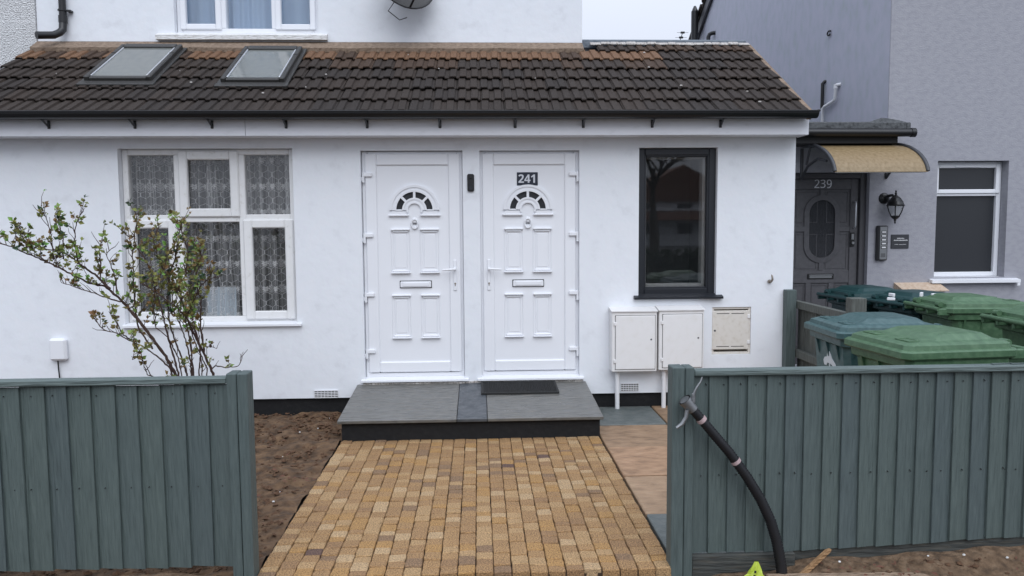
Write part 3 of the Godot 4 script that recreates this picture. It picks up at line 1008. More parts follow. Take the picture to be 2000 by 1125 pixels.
# ------------------------------------------------------------------ things on and by the house front
func front_things() -> void:
	# stone-topped doorstep, falling slightly away from the doors
	var st := thing("doorstep", "wide doorstep topped with grey slate slabs below the two white doors", "step")
	var fall := atan2(.246 - .172, 1.02)
	var xf := Transform3D(Basis(Vector3.RIGHT, fall), Vector3(0, .246, .002))
	for a in [[-1.125, -.186, M.slate, 0.0, .452], [-1.125, -.187, M.slate, .457, 1.045], [-.183, .056, M.slate_dark, 0.0, 1.045], [.059, .985, M.slate, 0.0, .52], [.060, .986, M.slate, .524, 1.045]]:
		var s := begin()
		box(s, Vector3(a[0], -.028, a[3]), Vector3(a[1], 0, a[4]), .004, xf)
		part("slab", s, a[2], st)
	var s := begin()
	var poly := PackedVector2Array([Vector2(.0, -.12), Vector2(1.005, -.12), Vector2(1.005, .1435), Vector2(.0, .216)])
	prism(s, poly, 0, 2.06, Transform3D(Basis(Vector3(0, 0, 1), Vector3.UP, Vector3(-1, 0, 0)), Vector3(.962, 0, .0)))
	part("riser", s, M.plinth, st)
	s = begin()
	for i in 26:
		var x0 := -1.07 + 2.03 * i / 26.0
		box(s, Vector3(x0, .240, .0), Vector3(x0 + 2.03 / 26.0, .262 + sin(i * 2.1) * .003, .012 + sin(i * 1.3) * .006), .003)
	part("mortar_line", s, M.mortar_white, st)
	# mat
	var mat := thing("doormat", "black rubber doormat with raised loops on the slate step", "doormat")
	mat.transform = xf
	s = begin()
	box(s, Vector3(.012, .001, .025), Vector3(.70, .010, .40), .003)
	frame_flat(s, .012, .70, .025, .40, .022, .010, .018)
	part("base", s, M.mat_rubber, mat)
	s = begin()
	for i in 40:
		for j in 19:
			var px := .045 + i * .0159
			var pz := .058 + j * .0172
			box(s, Vector3(px, .009, pz), Vector3(px + .009, .017, pz + .010))
	var knobs := part("knobs", s, M.mat_rubber, mat)
	knobs.set_meta("kind", "stuff")
	# number plate on the right-hand door
	var pl := thing("house_number_plate", "dark blue house number plate reading 241 above the arched door light", "number plate", Vector3(.456, 2.12, -.057))
	s = begin()
	box(s, Vector3(-.096, -.06, 0), Vector3(.096, .06, .006), .002)
	part("plate", s, M.plate, pl)
	text("241", .105, M.silver, pl, Vector3(0, 0, .007), "digits", true)
	# doorbell
	var b := thing("doorbell", "black video doorbell on the white wall between the two doors", "doorbell", Vector3(-.062, 2.083, 0))
	s = begin()
	box(s, Vector3(-.031, -.079, .001), Vector3(.031, .079, .026), .010)
	part("body", s, M.black_plastic, b)
	s = begin()
	lathe(s, [[0, .006], [.010, .005], [.014, 0]], 14, Transform3D(Basis(Vector3.RIGHT, PI / 2), Vector3(0, .045, .026)))
	part("lens", s, M.black_plastic, b)
	s = begin()
	lathe(s, [[0, .003], [.018, .003], [.021, 0]], 18, Transform3D(Basis(Vector3.RIGHT, PI / 2), Vector3(0, -.048, .026)))
	part("button", s, M.anthracite, b)
	meter_box(1.206, 1.622, .352, .925, true, "cream meter box nearer the doors, beneath the dark window")
	meter_box(1.640, 2.056, .362, .932, true, "cream meter box standing between another and the small recessed one")
	recessed_meter()
	# boxed cable entry
	var c := thing("cable_box", "white cable entry box low on the wall with a black cable below", "cable box", Vector3(-3.777, .614, 0))
	s = begin()
	box(s, Vector3(-.075, -.10, 0), Vector3(.075, .10, .055), .018)
	part("cover", s, M.upvc, c)
	s = begin()
	tube(s, [Vector3(-.01, -.098, .03), Vector3(-.012, -.2, .02), Vector3(-.006, -.3, .018), Vector3(-.01, -.615, .015)], .006, 6)
	part("cable", s, M.black_plastic, c)
	# tap
	var t := thing("wall_hook", "small rusty metal hook fixed to the white wall beside the dark window", "hook", Vector3(2.708, 1.165, 0))
	s = begin()
	tube(s, [Vector3(.0, .0, -.01), Vector3(.0, .0, .05), Vector3(.005, .015, .062), Vector3(.004, .045, .055), Vector3(-.002, .06, .05)], [.012, .011, .010, .009, .004], 8)
	box(s, Vector3(-.02, -.02, 0), Vector3(.018, .008, .02), .006)
	part("hook", s, M.brass_dull, t)
	# satellite dish
	var sd := thing("satellite_dish", "dark grey satellite dish on a wall bracket above the tiled roof", "satellite dish", Vector3(-.73, 4.06, -1.18))
	s = begin()
	box(s, Vector3(-.06, -.06, 0), Vector3(.06, .06, .02), .004)
	tube(s, [Vector3(0, -.03, .01), Vector3(0, -.03, .16), Vector3(0, .02, .19), Vector3(.0, .10, .19)], .018, 10)
	part("bracket", s, M.black_matt, sd)
	var face := Transform3D(Basis(), Vector3(0, .04, .24)).looking_at(Vector3(0, .04, .24) + Vector3(.55, .45, 1.0), Vector3.UP, true)
	s = begin()
	var pr := []
	for i in 9:
		var rr := .31 * i / 8.0
		pr.append([maxf(rr, .0001), rr * rr * .75])
	lathe(s, pr, 32, face * Transform3D(Basis(Vector3.RIGHT, PI / 2), Vector3.ZERO))
	part("reflector", s, M.roof_frame, sd)
	s = begin()
	var rim := []
	for k in 33:
		var a := TAU * k / 32
		rim.append(face * Vector3(cos(a) * .31, sin(a) * .31, .072))
	tube(s, rim, .009, 6, false)
	part("rim", s, M.black_plastic, sd)
	s = begin()
	tube(s, [face * Vector3(0, -.30, .06), face * Vector3(0, -.26, .30), face * Vector3(0, -.06, .42)], .011, 8)
	tube(s, [face * Vector3(0, -.07, .38), face * Vector3(0, -.02, .46)], .028, 10)
	part("feed_arm", s, M.black_plastic, sd)
	s = begin()
	tube(s, [face * Vector3(0, -.02, .44), face * Vector3(-.10, -.20, .30), Vector3(-.16, -.18, .14), Vector3(-.05, -.26, .10), Vector3(.02, -.22, .04)], .005, 6)
	part("cable", s, M.black_plastic, sd)
	# curtains
	var cu := thing("lace_curtain", "white patterned lace curtain hanging behind the casement window", "curtain")
	curtain(cu, -3.19, -1.66, .84, 2.40, -.23, M.lace, .034, true)
	cu = thing("voile_curtain", "pale blue voile curtain hanging behind the upstairs window", "curtain")
	curtain(cu, -3.08, -1.63, 3.69, 4.95, -1.41, M.voile, .014, false)
	var cd := thing("card_sheet", "pale card standing on the window board behind the lace curtain", "card", Vector3(-2.41, .838, -.27))
	s = begin()
	box(s, Vector3(-.135, 0, 0), Vector3(.135, .30, .012), .002)
	part("sheet", s, M.card, cd)
	box_board()

func box_board() -> void:
	var s := begin()
	box(s, Vector3(-3.2, .80, -.36), Vector3(-1.65, .838, -.152), .004)
	part("window_board", s, M.upvc_old, house)

func frame_flat(s: SurfaceTool, x0: float, x1: float, z0: float, z1: float, w: float, y0: float, y1: float) -> void:
	box(s, Vector3(x0, y0, z0), Vector3(x0 + w, y1, z1), .003)
	box(s, Vector3(x1 - w, y0, z0), Vector3(x1, y1, z1), .003)
	box(s, Vector3(x0 + w, y0, z0), Vector3(x1 - w, y1 - .001, z0 + w), .003)
	box(s, Vector3(x0 + w, y0, z1 - w), Vector3(x1 - w, y1 - .001, z1), .003)

func text(words: String, height: float, m: Material, parent: Node, at: Vector3, called: String, bold := false) -> void:
	var f := SystemFont.new()
	f.font_names = PackedStringArray(["Droid Sans"])
	f.font_weight = 700 if bold else 400
	var t := TextMesh.new()
	t.text = words
	t.font = f
	t.font_size = 64
	t.pixel_size = height / 64.0
	t.depth = .003
	t.horizontal_alignment = HORIZONTAL_ALIGNMENT_CENTER
	t.vertical_alignment = VERTICAL_ALIGNMENT_CENTER
	t.material = m
	var o := MeshInstance3D.new()
	o.name = called
	o.mesh = t
	o.position = at
	parent.add_child(o, true)

func curtain(parent: Node3D, x0: float, x1: float, y0: float, y1: float, z: float, m: Material, amp: float, drift: bool) -> void:
	var s := begin()
	var nx := 220
	var ny := 26
	var p := func(i: int, j: int) -> Vector3:
		var u := float(i) / nx
		var v := float(j) / ny
		var x := lerpf(x0, x1, u)
		var y := lerpf(y0, y1, v)
		var ph := x * 62.0
		if drift:
			ph += sin(x * 2.7 + 1.0) * 7.0 + (1.0 - v) * 9.0 * smoothstep(-2.75, -2.35, x) * (1.0 - smoothstep(-2.2, -2.0, x))
		else:
			ph = x * 46.0 + sin(x * 5.0) * 4.0
		return Vector3(x, y, z + (sin(ph) + .5 * sin(ph * .43 + 1.2)) * amp * (1.1 - .3 * v))
	for i in nx:
		for j in ny:
			var ids := [[i, j], [i + 1, j], [i + 1, j + 1], [i, j], [i + 1, j + 1], [i, j + 1]]
			for q in [ids[0], ids[2], ids[1], ids[3], ids[5], ids[4]]:
				var a: Vector3 = p.call(q[0], q[1])
				var dx: Vector3 = p.call(mini(q[0] + 1, nx), q[1]) - p.call(maxi(q[0] - 1, 0), q[1])
				s.set_normal(dx.cross(Vector3.UP).normalized())
				s.set_uv(Vector2((a.x - x0) * 2.8, -(a.y - y0) * 1.4))
				s.add_vertex(a)
	part("cloth", s, m, parent)

func meter_box(x0: float, x1: float, y0: float, y1: float, pipe: bool, label: String) -> void:
	var t := thing("meter_box", label, "meter box", Vector3((x0 + x1) * .5, y0, 0), 0, "surface mounted meter boxes")
	var w := (x1 - x0) * .5
	var h := y1 - y0
	var s := begin()
	box(s, Vector3(-w, 0, .001), Vector3(w, h - .02, .14), .006)
	prism(s, PackedVector2Array([Vector2(0.001, h - .021), Vector2(.152, h - .021), Vector2(.152, h - .013), Vector2(.001, h + .012)]), 0, w * 2 + .012, Transform3D(Basis(Vector3(0, 0, 1), Vector3.UP, Vector3(-1, 0, 0)), Vector3(w + .006, 0, 0)))
	part("case", s, M.cream, t)
	s = begin()
	box(s, Vector3(-w + .030, .02, .135), Vector3(w - .014, h - .052, .1412))
	part("door_gap", s, M.black_matt, t)
	s = begin()
	box(s, Vector3(-w + .034, .024, .139), Vector3(w - .018, h - .056, .149), .004)
	part("door", s, M.cream, t)
	for hy in [.10, h - .13]:
		s = begin()
		box(s, Vector3(-w + .018, hy - .016, .139), Vector3(-w + .044, hy + .016, .152), .003)
		part("hinge", s, M.cream, t)
	s = begin()
	lathe(s, [[0, .005], [.007, .004], [.009, 0]], 10, Transform3D(Basis(Vector3.RIGHT, PI / 2), Vector3(w - .055, h * .52, .148)))
	part("lock", s, M.frame_grey, t)
	if pipe:
		s = begin()
		var px := -w + .065
		tube(s, [Vector3(px, .005, .07), Vector3(px, -y0 - .01, .07)], .021, 12)
		part("pipe", s, M.white_paint, t)

func recessed_meter() -> void:
	var t := thing("recessed_meter_box", "small cream meter cupboard recessed in the white wall", "meter box", Vector3(2.356, .476, 0))
	var s := begin()
	frame(s, -.184, .184, 0.0, .446, .022, -.12, -.012, .003)
	box(s, Vector3(-.18, .0, -.13), Vector3(.18, .44, -.10))
	part("case", s, M.cream_old, t)
	s = begin()
	box(s, Vector3(-.182, .046, -.03), Vector3(.166, .412, -.004), .004)
	part("door", s, M.cream_old, t)
	s = begin()
	for yy in [.075, .385]:
		box(s, Vector3(-.14, yy - .003, -.006), Vector3(-.02, yy + .003, -.0032))
		box(s, Vector3(.0, yy - .003, -.006), Vector3(.12, yy + .003, -.0032))
	part("slot", s, M.black_matt, t)
	s = begin()
	lathe(s, [[0, .004], [.008, .003], [.010, 0]], 10, Transform3D(Basis(Vector3.RIGHT, PI / 2), Vector3(-.155, .225, -.004)))
	part("lock", s, M.frame_grey, t)
	for hy in [.115, .355]:
		s = begin()
		box(s, Vector3(.15, hy - .018, -.01), Vector3(.178, hy + .018, .003), .003)
		part("hinge", s, M.cream, t)

# ------------------------------------------------------------------ neighbours
func neighbours() -> void:
	var pb := thing("pebbledash_house", "white pebbledashed house adjoining the white house beside its downpipe", "house")
	var s := begin()
	box(s, Vector3(-10.5, -.1, -8), Vector3(-4.51, 3.3, -1.16))
	box(s, Vector3(-10.5, 3.3, -8), Vector3(-4.462, 7.4, -1.16))
	part("wall", s, M.pebble, pb)
	s = begin()
	box(s, Vector3(-10.8, 7.4, -8.2), Vector3(-4.46, 7.5, -.9))
	part("roof_slab", s, M.tile[0], pb)

	var g := thing("grey_house", "grey rendered house with a grey panelled door numbered 239", "house")
	s = begin()
	holed_wall(s, 2.96, 9.5, -.1, 8.0, -1.5, -1.25, [[2.9, 4.47, 2.62, 8.1], [3.325, 4.275, .12, 2.245], [5.03, 5.83, 1.085, 2.365]])
	part("front_wall", s, M.grey_render, g)
	s = begin()
	var fl := Transform3D(Basis(Vector3(0, 0, -1), Vector3.UP, Vector3(1, 0, 0)), Vector3(4.465, 0, 0))   # outline: x = distance back, y = height
	prism(s, PackedVector2Array([Vector2(1.252, -.1), Vector2(8.65, -.1), Vector2(8.65, 5.38), Vector2(4.2, 7.93), Vector2(1.252, 7.93)]), 0, .2, fl)
	part("flank_wall", s, M.blue_render, g)
	s = begin()   # corner bead
	box(s, Vector3(4.455, 2.66, -1.262), Vector3(4.478, 7.9, -1.244), .004)
	part("corner_bead", s, M.grey_render, g)
	# rear roof slope: barge board and tiles
	var rx := Transform3D(Basis(Vector3.RIGHT, -deg_to_rad(29.8)), Vector3(0, 5.36, -8.66))
	s = begin()
	box(s, Vector3(4.40, -.02, 0), Vector3(4.44, .16, 5.2), 0, rx)
	part("barge_board", s, M.frame_grey, g)
	s = begin()
	box(s, Vector3(4.38, .16, -.25), Vector3(9.5, .24, 5.2), 0, rx)
	for k in 14:
		box(s, Vector3(4.35, .2, -.25 + k * .35), Vector3(9.5, .27, .02 + k * .35), .01, rx)
	part("roof_slope", s, M.tile[0], g)
	# window: white frame with a top light
	var w := group_node("window", g)
	s = begin()
	frame(s, 5.033, 5.827, 1.09, 2.36, .048, -1.43, -1.36)
	box(s, Vector3(5.081, 1.985, -1.43), Vector3(5.779, 2.03, -1.361), .004)
	part("frame", s, M.upvc, w)
	s = begin()
	frame(s, 5.06, 5.80, 2.012, 2.338, .045, -1.40, -1.342, .006)
	box(s, Vector3(5.28, 2.30, -1.345), Vector3(5.56, 2.318, -1.33), .004)
	part("top_sash", s, M.upvc, w)
	s = begin()
	box(s, Vector3(5.07, 1.12, -1.41), Vector3(5.79, 2.0, -1.40))
	part("pane", s, M.frosted, w)
	s = begin()
	box(s, Vector3(5.09, 2.04, -1.385), Vector3(5.77, 2.31, -1.378))
	part("top_pane", s, M.frosted, w)
	s = begin()
	prism(s, PackedVector2Array([Vector2(-.15, 1.035), Vector2(.07, 1.028), Vector2(.07, 1.06), Vector2(-.09, 1.088), Vector2(-.15, 1.088)]), 0, 1.0, Transform3D(Basis(Vector3(0, 0, 1), Vector3.UP, Vector3(-1, 0, 0)), Vector3(5.975, 0, -1.25)))
	box(s, Vector3(5.94, .99, -1.20), Vector3(5.975, 1.03, -1.182), .004)
	part("sill", s, M.upvc, w)
	room(4.75, 6.3, .6, 2.6, -3.0, -1.5, g, M.interior)
	grey_door(g)
	# flat porch roof over the doorway
	var pr := group_node("porch_roof", g)
	s = begin()
	box(s, Vector3(2.965, 2.655, -6.0), Vector3(4.46, 2.74, -.88), .01)
	box(s, Vector3(4.46, 2.655, -1.24), Vector3(4.51, 2.735, -.882), .01)
	part("felt", s, M.felt, pr)
	s = begin()
	box(s, Vector3(2.965, 2.52, -1.245), Vector3(4.40, 2.65, -.93), .006)
	part("fascia", s, M.black_matt, pr)
	s = begin()
	tube(s, [Vector3(2.97, 2.632, -.872), Vector3(4.53, 2.626, -.872)], .042, 12)
	tube(s, [Vector3(4.50, 2.626, -.872), Vector3(4.545, 2.626, -.872)], .048, 12)
	part("gutter", s, M.black_plastic, pr)
	s = begin()   # folded felt lying over the roof edge
	for k in 6:
		var x0 := 4.12 + k * .065
		var hh := [.012, .035, .055, .05, .04, .03, .012]
		quad(s, Vector3(x0, 2.74 + hh[k], -1.0), Vector3(x0 + .065, 2.74 + hh[k + 1], -1.0), Vector3(x0 + .065, 2.742, -1.24), Vector3(x0, 2.742, -1.24))
		quad(s, Vector3(x0, 2.739, -.985), Vector3(x0 + .065, 2.739, -.985), Vector3(x0 + .065, 2.74 + hh[k + 1], -1.0), Vector3(x0, 2.74 + hh[k], -1.0))
	part("folded_felt", s, M.felt, pr)
	canopy()
	wall_lamp()
	intercom()
	# plaque
	var p := thing("plaque", "small dark slate plaque with pale lettering beside the intercom panel", "plaque", Vector3(4.63, 1.488, -1.25))
	s = begin()
	box(s, Vector3(-.10, -.077, .001), Vector3(.10, .077, .010), .003)
	part("plate", s, M.plaque, p)
	s = begin()
	for ln in [[-.035, .042, .030, .010], [-.07, .078, .008, .011], [-.06, -.02, -.034, .005], [-.01, .03, -.036, .005], [.04, .07, -.034, .005]]:
		var x := float(ln[0])
		while x < ln[1]:
			var ww := .004 + .004 * absf(sin(x * 913.0))
			box(s, Vector3(x, ln[2], .0095), Vector3(x + ww, ln[2] + ln[3] * (.7 + .3 * absf(sin(x * 517.0))), .0112))
			x += ww + .003
	part("lettering", s, M.white_paint, p)
	# parcel box on the wall
	var bx := thing("wooden_post_box", "pale wooden post box with sloping lid on the grey wall behind the bins", "post box", Vector3(4.83, .70, -1.25))
	s = begin()
	box(s, Vector3(-.235, 0, 0), Vector3(.235, .25, .16), .006)
	part("body", s, M.white_paint, bx)
	s = begin()
	prism(s, PackedVector2Array([Vector2(0, .252), Vector2(.21, .252), Vector2(.21, .262), Vector2(.0, .335)]), 0, .50, Transform3D(Basis(Vector3(0, 0, 1), Vector3.UP, Vector3(-1, 0, 0)), Vector3(.25, 0, 0)))
	part("lid", s, M.card_box, bx)
	# pipes on the flank wall
	var op := thing("overflow_pipe", "white cranked overflow pipe with a black pipe on the blue grey flank wall", "pipe")
	s = begin()
	tube(s, [Vector3(4.43, 2.745, -2.815), Vector3(4.43, 3.155, -2.81), Vector3(4.43, 3.175, -2.76), Vector3(4.43, 3.205, -2.52), Vector3(4.43, 3.23, -2.47), Vector3(4.43, 3.37, -2.46), Vector3(4.43, 3.39, -2.44), Vector3(4.47, 3.39, -2.40)], .020, 10)
	tube(s, [Vector3(4.43, 3.35, -2.46), Vector3(4.43, 3.40, -2.455)], .028, 10)
	part("white_pipe", s, M.white_paint, op)
	s = begin()
	tube(s, [Vector3(4.43, 3.16, -2.835), Vector3(4.43, 3.47, -2.835), Vector3(4.45, 3.5, -2.825), Vector3(4.48, 3.5, -2.82)], .022, 10)
	part("black_pipe", s, M.black_plastic, op)
	var hk := thing("wall_ring", "small dark metal ring high on the blue grey flank wall", "ring", Vector3(4.465, 4.08, -2.72))
	s = begin()
	var ring := []
	for k in 13:
		var a := .6 + 4.9 * k / 12.0
		ring.append(Vector3(-.02, sin(a) * .028, cos(a) * .045))
	tube(s, ring, .010, 6)
	tube(s, [Vector3(.005, .03, 0), Vector3(-.02, .028, 0)], .008, 6)
	part("ring", s, M.black_matt, hk)
	var vp := thing("flue_pipe", "short black flue pipe with a hooked top beside the flank wall", "pipe", Vector3(4.35, 4.5, -7.6))
	s = begin()
	tube(s, [Vector3(0, -1.0, 0), Vector3(0, .68, 0), Vector3(.02, .73, .0), Vector3(.06, .75, .02), Vector3(.115, .75, .05)], .038, 10)
	part("pipe", s, M.black_plastic, vp)
	var sv := thing("soil_vent_pipe", "tall black soil vent pipe at the back corner of the grey house", "pipe", Vector3(4.285, 3.22, -8.3))
	s = begin()
	tube(s, [Vector3(0, -3.4, 0), Vector3(0, 2.62, 0)], .07, 14)
	tube(s, [Vector3(0, 1.75, 0), Vector3(0, 1.86, 0)], .085, 14)
	lathe(s, [[.07, 2.6], [.05, 2.66], [.022, 2.72], [.0, 2.73]], 12)
	part("pipe", s, M.black_plastic, sv)
	var an := thing("tv_aerial", "thin tv aerial with short elements above the flat roof edge", "aerial", Vector3(2.615, 3.655, -3.0))
	s = begin()
	tube(s, [Vector3(0, -.005, 0), Vector3(0, .36, 0)], .007, 6)
	for k in 3:
		var yy := .37 + k * .062
		var xo := k * .02
		box(s, Vector3(xo - .026, yy - .012, -.01), Vector3(xo + .026, yy + .012, .01), .003)
		tube(s, [Vector3(xo - .075, yy, 0), Vector3(xo + .075, yy, 0)], .0022, 5)
		if k < 2:
			tube(s, [Vector3(xo, yy, 0), Vector3(xo + .02, yy + .062, 0)], .005, 5)
	part("mast", s, M.black_matt, an)

func grey_door(g: Node3D) -> void:
	var d := group_node("panelled_door", g)
	var s := begin()
	frame(s, 3.33, 4.27, .05, 2.243, .062, -1.42, -1.31, .006)
	part("frame", s, M.frame_grey, d)
	s = begin()
	box(s, Vector3(3.392, .11, -1.41), Vector3(4.208, 2.18, -1.362))
	part("leaf", s, M.door_grey, d)
	# raised rails and stiles leave the panels sunk
	var cx := 3.80
	s = begin()
	var z0 := -1.362
	var z1 := -1.346
	var b := .004
	box(s, Vector3(3.395, .11, z0), Vector3(3.485, 2.18, z1), b)
	box(s, Vector3(4.115, .11, z0), Vector3(4.205, 2.18, z1), b)
	box(s, Vector3(3.485, 2.065, z0), Vector3(4.115, 2.18, z1 - .001), b)
	box(s, Vector3(3.485, 1.03, z0), Vector3(4.115, 1.17, z1 - .001), b)
	box(s, Vector3(3.485, .11, z0), Vector3(4.115, .30, z1 - .001), b)
	box(s, Vector3(cx - .026, 1.955, z0), Vector3(cx + .026, 2.065, z1 - .001), b)
	box(s, Vector3(cx - .026, 1.17, z0), Vector3(cx + .026, 1.305, z1 - .001), b)
	box(s, Vector3(3.485, 1.60, z0), Vector3(cx - .155, 1.66, z1 - .001), b)
	box(s, Vector3(cx + .155, 1.60, z0), Vector3(4.115, 1.66, z1 - .001), b)
	for x in [3.66, 3.92]:
		box(s, Vector3(x - .03, .30, z0), Vector3(x + .03, 1.03, z1 - .001), b)
	part("rails", s, M.door_grey, d)
	# oval surround and glass
	var oval := func(rx: float, ry: float) -> PackedVector2Array:
		var p := PackedVector2Array()
		for k in 32:
			var a := TAU * k / 32
			p.append(Vector2(cx + cos(a) * rx, 1.63 + signf(sin(a)) * (ry - rx) + sin(a) * rx))
		return p
	s = begin()
	var o1: PackedVector2Array = oval.call(.200, .375)
	var o2: PackedVector2Array = oval.call(.145, .318)
	for k in 32:
		var k1 := (k + 1) % 32
		quad(s, Vector3(o2[k].x, o2[k].y, z1 + .004), Vector3(o1[k].x, o1[k].y, z1 - .001), Vector3(o1[k1].x, o1[k1].y, z1 - .001), Vector3(o2[k1].x, o2[k1].y, z1 + .004))
		quad(s, Vector3(o1[k].x, o1[k].y, z0), Vector3(o1[k1].x, o1[k1].y, z0), Vector3(o1[k1].x, o1[k1].y, z1 - .001), Vector3(o1[k].x, o1[k].y, z1 - .001))
		quad(s, Vector3(o2[k1].x, o2[k1].y, z0), Vector3(o2[k].x, o2[k].y, z0), Vector3(o2[k].x, o2[k].y, z1 + .004), Vector3(o2[k1].x, o2[k1].y, z1 + .004))
	part("oval_surround", s, M.door_grey, d)
	s = begin()
	prism(s, oval.call(.148, .32), z0 - .002, z0 + .003)
	part("oval_glass", s, M.obscure, d)
	s = begin()
	for q in [[3.51, cx - .05, 1.70, 2.04], [cx + .05, 4.09, 1.70, 2.04], [3.51, cx - .05, 1.19, 1.575], [cx + .05, 4.09, 1.19, 1.575]]:
		frame(s, q[0], q[1], q[2], q[3], .008, z0, z0 + .006, .002)
	for q in [[3.50, 3.62], [3.70, 3.88], [3.96, 4.105]]:
		frame(s, q[0], q[1], .32, 1.01, .010, z0, z0 + .007, .002)
	part("panel_bead", s, M.door_grey, d)
	s = begin()
	box(s, Vector3(3.645, 1.075, z1 - .002), Vector3(3.945, 1.135, z1 + .008), .004)
	part("letter_plate_frame", s, M.black_matt, d)
	s = begin()
	box(s, Vector3(3.668, 1.086, z1 + .004), Vector3(3.922, 1.112, z1 + .011), .003)
	box(s, Vector3(3.662, 1.112, z1 + .004), Vector3(3.928, 1.127, z1 + .018), .003)
	part("letter_plate", s, M.steel, d)
	s = begin()
	tube(s, [Vector3(4.155, 1.93, -1.345), Vector3(4.155, 1.925, -1.31), Vector3(4.155, 1.90, -1.30), Vector3(4.155, 1.67, -1.30), Vector3(4.155, 1.645, -1.31), Vector3(4.155, 1.64, -1.345)], .009, 8)
	part("pull_handle", s, M.silver, d)
	s = begin()
	box(s, Vector3(4.115, 1.435, -1.345), Vector3(4.165, 1.59, -1.33), .004)
	part("lock_case", s, M.black_matt, d)
	s = begin()
	box(s, Vector3(4.126, 1.51, -1.332), Vector3(4.156, 1.575, -1.324), .003)
	tube(s, [Vector3(4.14, 1.475, -1.33), Vector3(4.14, 1.475, -1.31)], .015, 10)
	part("lock", s, M.steel, d)
	text("239", .125, M.silver, d, Vector3(3.80, 2.125, -1.343), "digits")

func canopy() -> void:
	var c := thing("door_canopy", "curved yellowed plastic door canopy with grey side arms over the grey door", "canopy", Vector3(3.985, 2.2, -1.25))
	var arc := []
	for k in 13:
		var t := float(k) / 12
		var a := PI * .5 * t
		arc.append(Vector2(sin(a * .92) * .80, cos(a) * .33))   # distance out, height
	var s := begin()
	for k in 12:
		var p: Vector2 = arc[k]
		var q: Vector2 = arc[k + 1]
		quad(s, Vector3(-.47, q.y, q.x), Vector3(.47, q.y, q.x), Vector3(.47, p.y, p.x), Vector3(-.47, p.y, p.x))
		quad(s, Vector3(.47, q.y - .006, q.x), Vector3(-.47, q.y - .006, q.x), Vector3(-.47, p.y - .006, p.x), Vector3(.47, p.y - .006, p.x))
	part("sheet", s, M.canopy, c)
	for sx in [-.47, .47]:
		s = begin()
		var pts := []
		for p in arc:
			pts.append(Vector3(sx, p.y + .004, p.x))
		tube(s, pts, .020, 8)
		var low := []
		for k in 9:
			var t := float(k) / 8
			low.append(Vector3(sx, -.16 + .20 * sin(t * PI * .5) + .0 * t, t * .62))
		tube(s, [Vector3(sx, -.02, .0), Vector3(sx, .30, .0)], .018, 8)
		tube(s, [Vector3(sx, -.02, .0), Vector3(sx, .10, .16), Vector3(sx, .16, .40), Vector3(sx, .12, .60)], .014, 8)
		tube(s, [Vector3(sx, .12, .12), Vector3(sx, .31, .22)], .012, 8)
		part("side_arm", s, M.canopy_frame, c)
	s = begin()
	box(s, Vector3(-.455, -.012, .765), Vector3(.455, .010, .785), .004)
	part("front_rail", s, M.silver, c)
	s = begin()
	box(s, Vector3(-.47, .31, .0), Vector3(.47, .345, .03), .004)
	part("back_rail", s, M.canopy_frame, c)

func wall_lamp() -> void:
	var l := thing("wall_lantern", "black wall lantern with clear panes above the intercom panel", "wall lamp", Vector3(4.47, 1.9, -1.25))
	var s := begin()
	lathe(s, [[0, .03], [.035, .028], [.055, .016], [.062, 0]], 16, Transform3D(Basis(Vector3.RIGHT, PI / 2), Vector3(-.03, .06, 0)))
	tube(s, [Vector3(-.03, .06, .02), Vector3(-.02, .085, .07), Vector3(.0, .09, .11), Vector3(.02, .075, .13), Vector3(.03, .05, .13)], [.018, .017, .015, .014, .016], 8)
	part("bracket", s, M.black_plastic, l)
	var c := Vector3(.03, 0, .13)
	s = begin()
	lathe(s, [[.0, .145], [.012, .135], [.009, .12], [.015, .11], [.010, .095], [.02, .085], [.055, .06], [.085, .02], [.098, -.012], [.11, -.018], [.098, -.026]], 6, Transform3D(Basis(), c))
	part("cap", s, M.black_plastic, l)
	s = begin()
	for k in 6:
		var a := TAU * k / 6
		var d := Vector3(cos(a), 0, sin(a))
		tube(s, [c + d * .092 + Vector3(0, -.02, 0), c + d * .070 + Vector3(0, -.09, 0), c + d * .045 + Vector3(0, -.135, 0)], .0055, 5)
	lathe(s, [[.05, -.130], [.048, -.14], [.03, -.16], [.012, -.172], [.014, -.182], [.008, -.19], [.010, -.205], [.0, -.222]], 12, Transform3D(Basis(), c))
	part("cage", s, M.black_plastic, l)
	for k in 6:
		var a := TAU * k / 6
		var a1 := TAU * (k + 1) / 6
		s = begin()
		var d0 := Vector3(cos(a), 0, sin(a))
		var d1 := Vector3(cos(a1), 0, sin(a1))
		quad(s, c + d1 * .044 + Vector3(0, -.134, 0), c + d0 * .044 + Vector3(0, -.134, 0), c + d0 * .090 + Vector3(0, -.022, 0), c + d1 * .090 + Vector3(0, -.022, 0))
		part("pane", s, M.lamp_glass, l)

func intercom() -> void:
	var t := thing("intercom_panel", "tall silver intercom panel with five call buttons beside the grey door", "intercom", Vector3(4.416, 1.473, -1.25))
	var s := begin()
	box(s, Vector3(-.062, -.19, .001), Vector3(.060, .19, .045), .010)
	part("case", s, M.black_plastic, t)
	s = begin()
	box(s, Vector3(-.032, -.18, .04), Vector3(.048, .18, .050), .003)
	part("face", s, M.steel, t)
	for k in 5:
		s = begin()
		var y := .12 - k * .042
		box(s, Vector3(-.020, y - .014, .048), Vector3(.040, y + .014, .052), .003)
		var b := part("button", s, M.black_matt, t)
		s = begin()
		box(s, Vector3(-.013, y - .008, .051), Vector3(.033, y + .008, .0545), .002)
		part("name_strip", s, M.white_paint, b)
	s = begin()
	for k in 6:
		box(s, Vector3(-.018, -.152 + k * .007, .049), Vector3(.030, -.149 + k * .007, .0512))
	part("speaker_grille", s, M.black_matt, t)

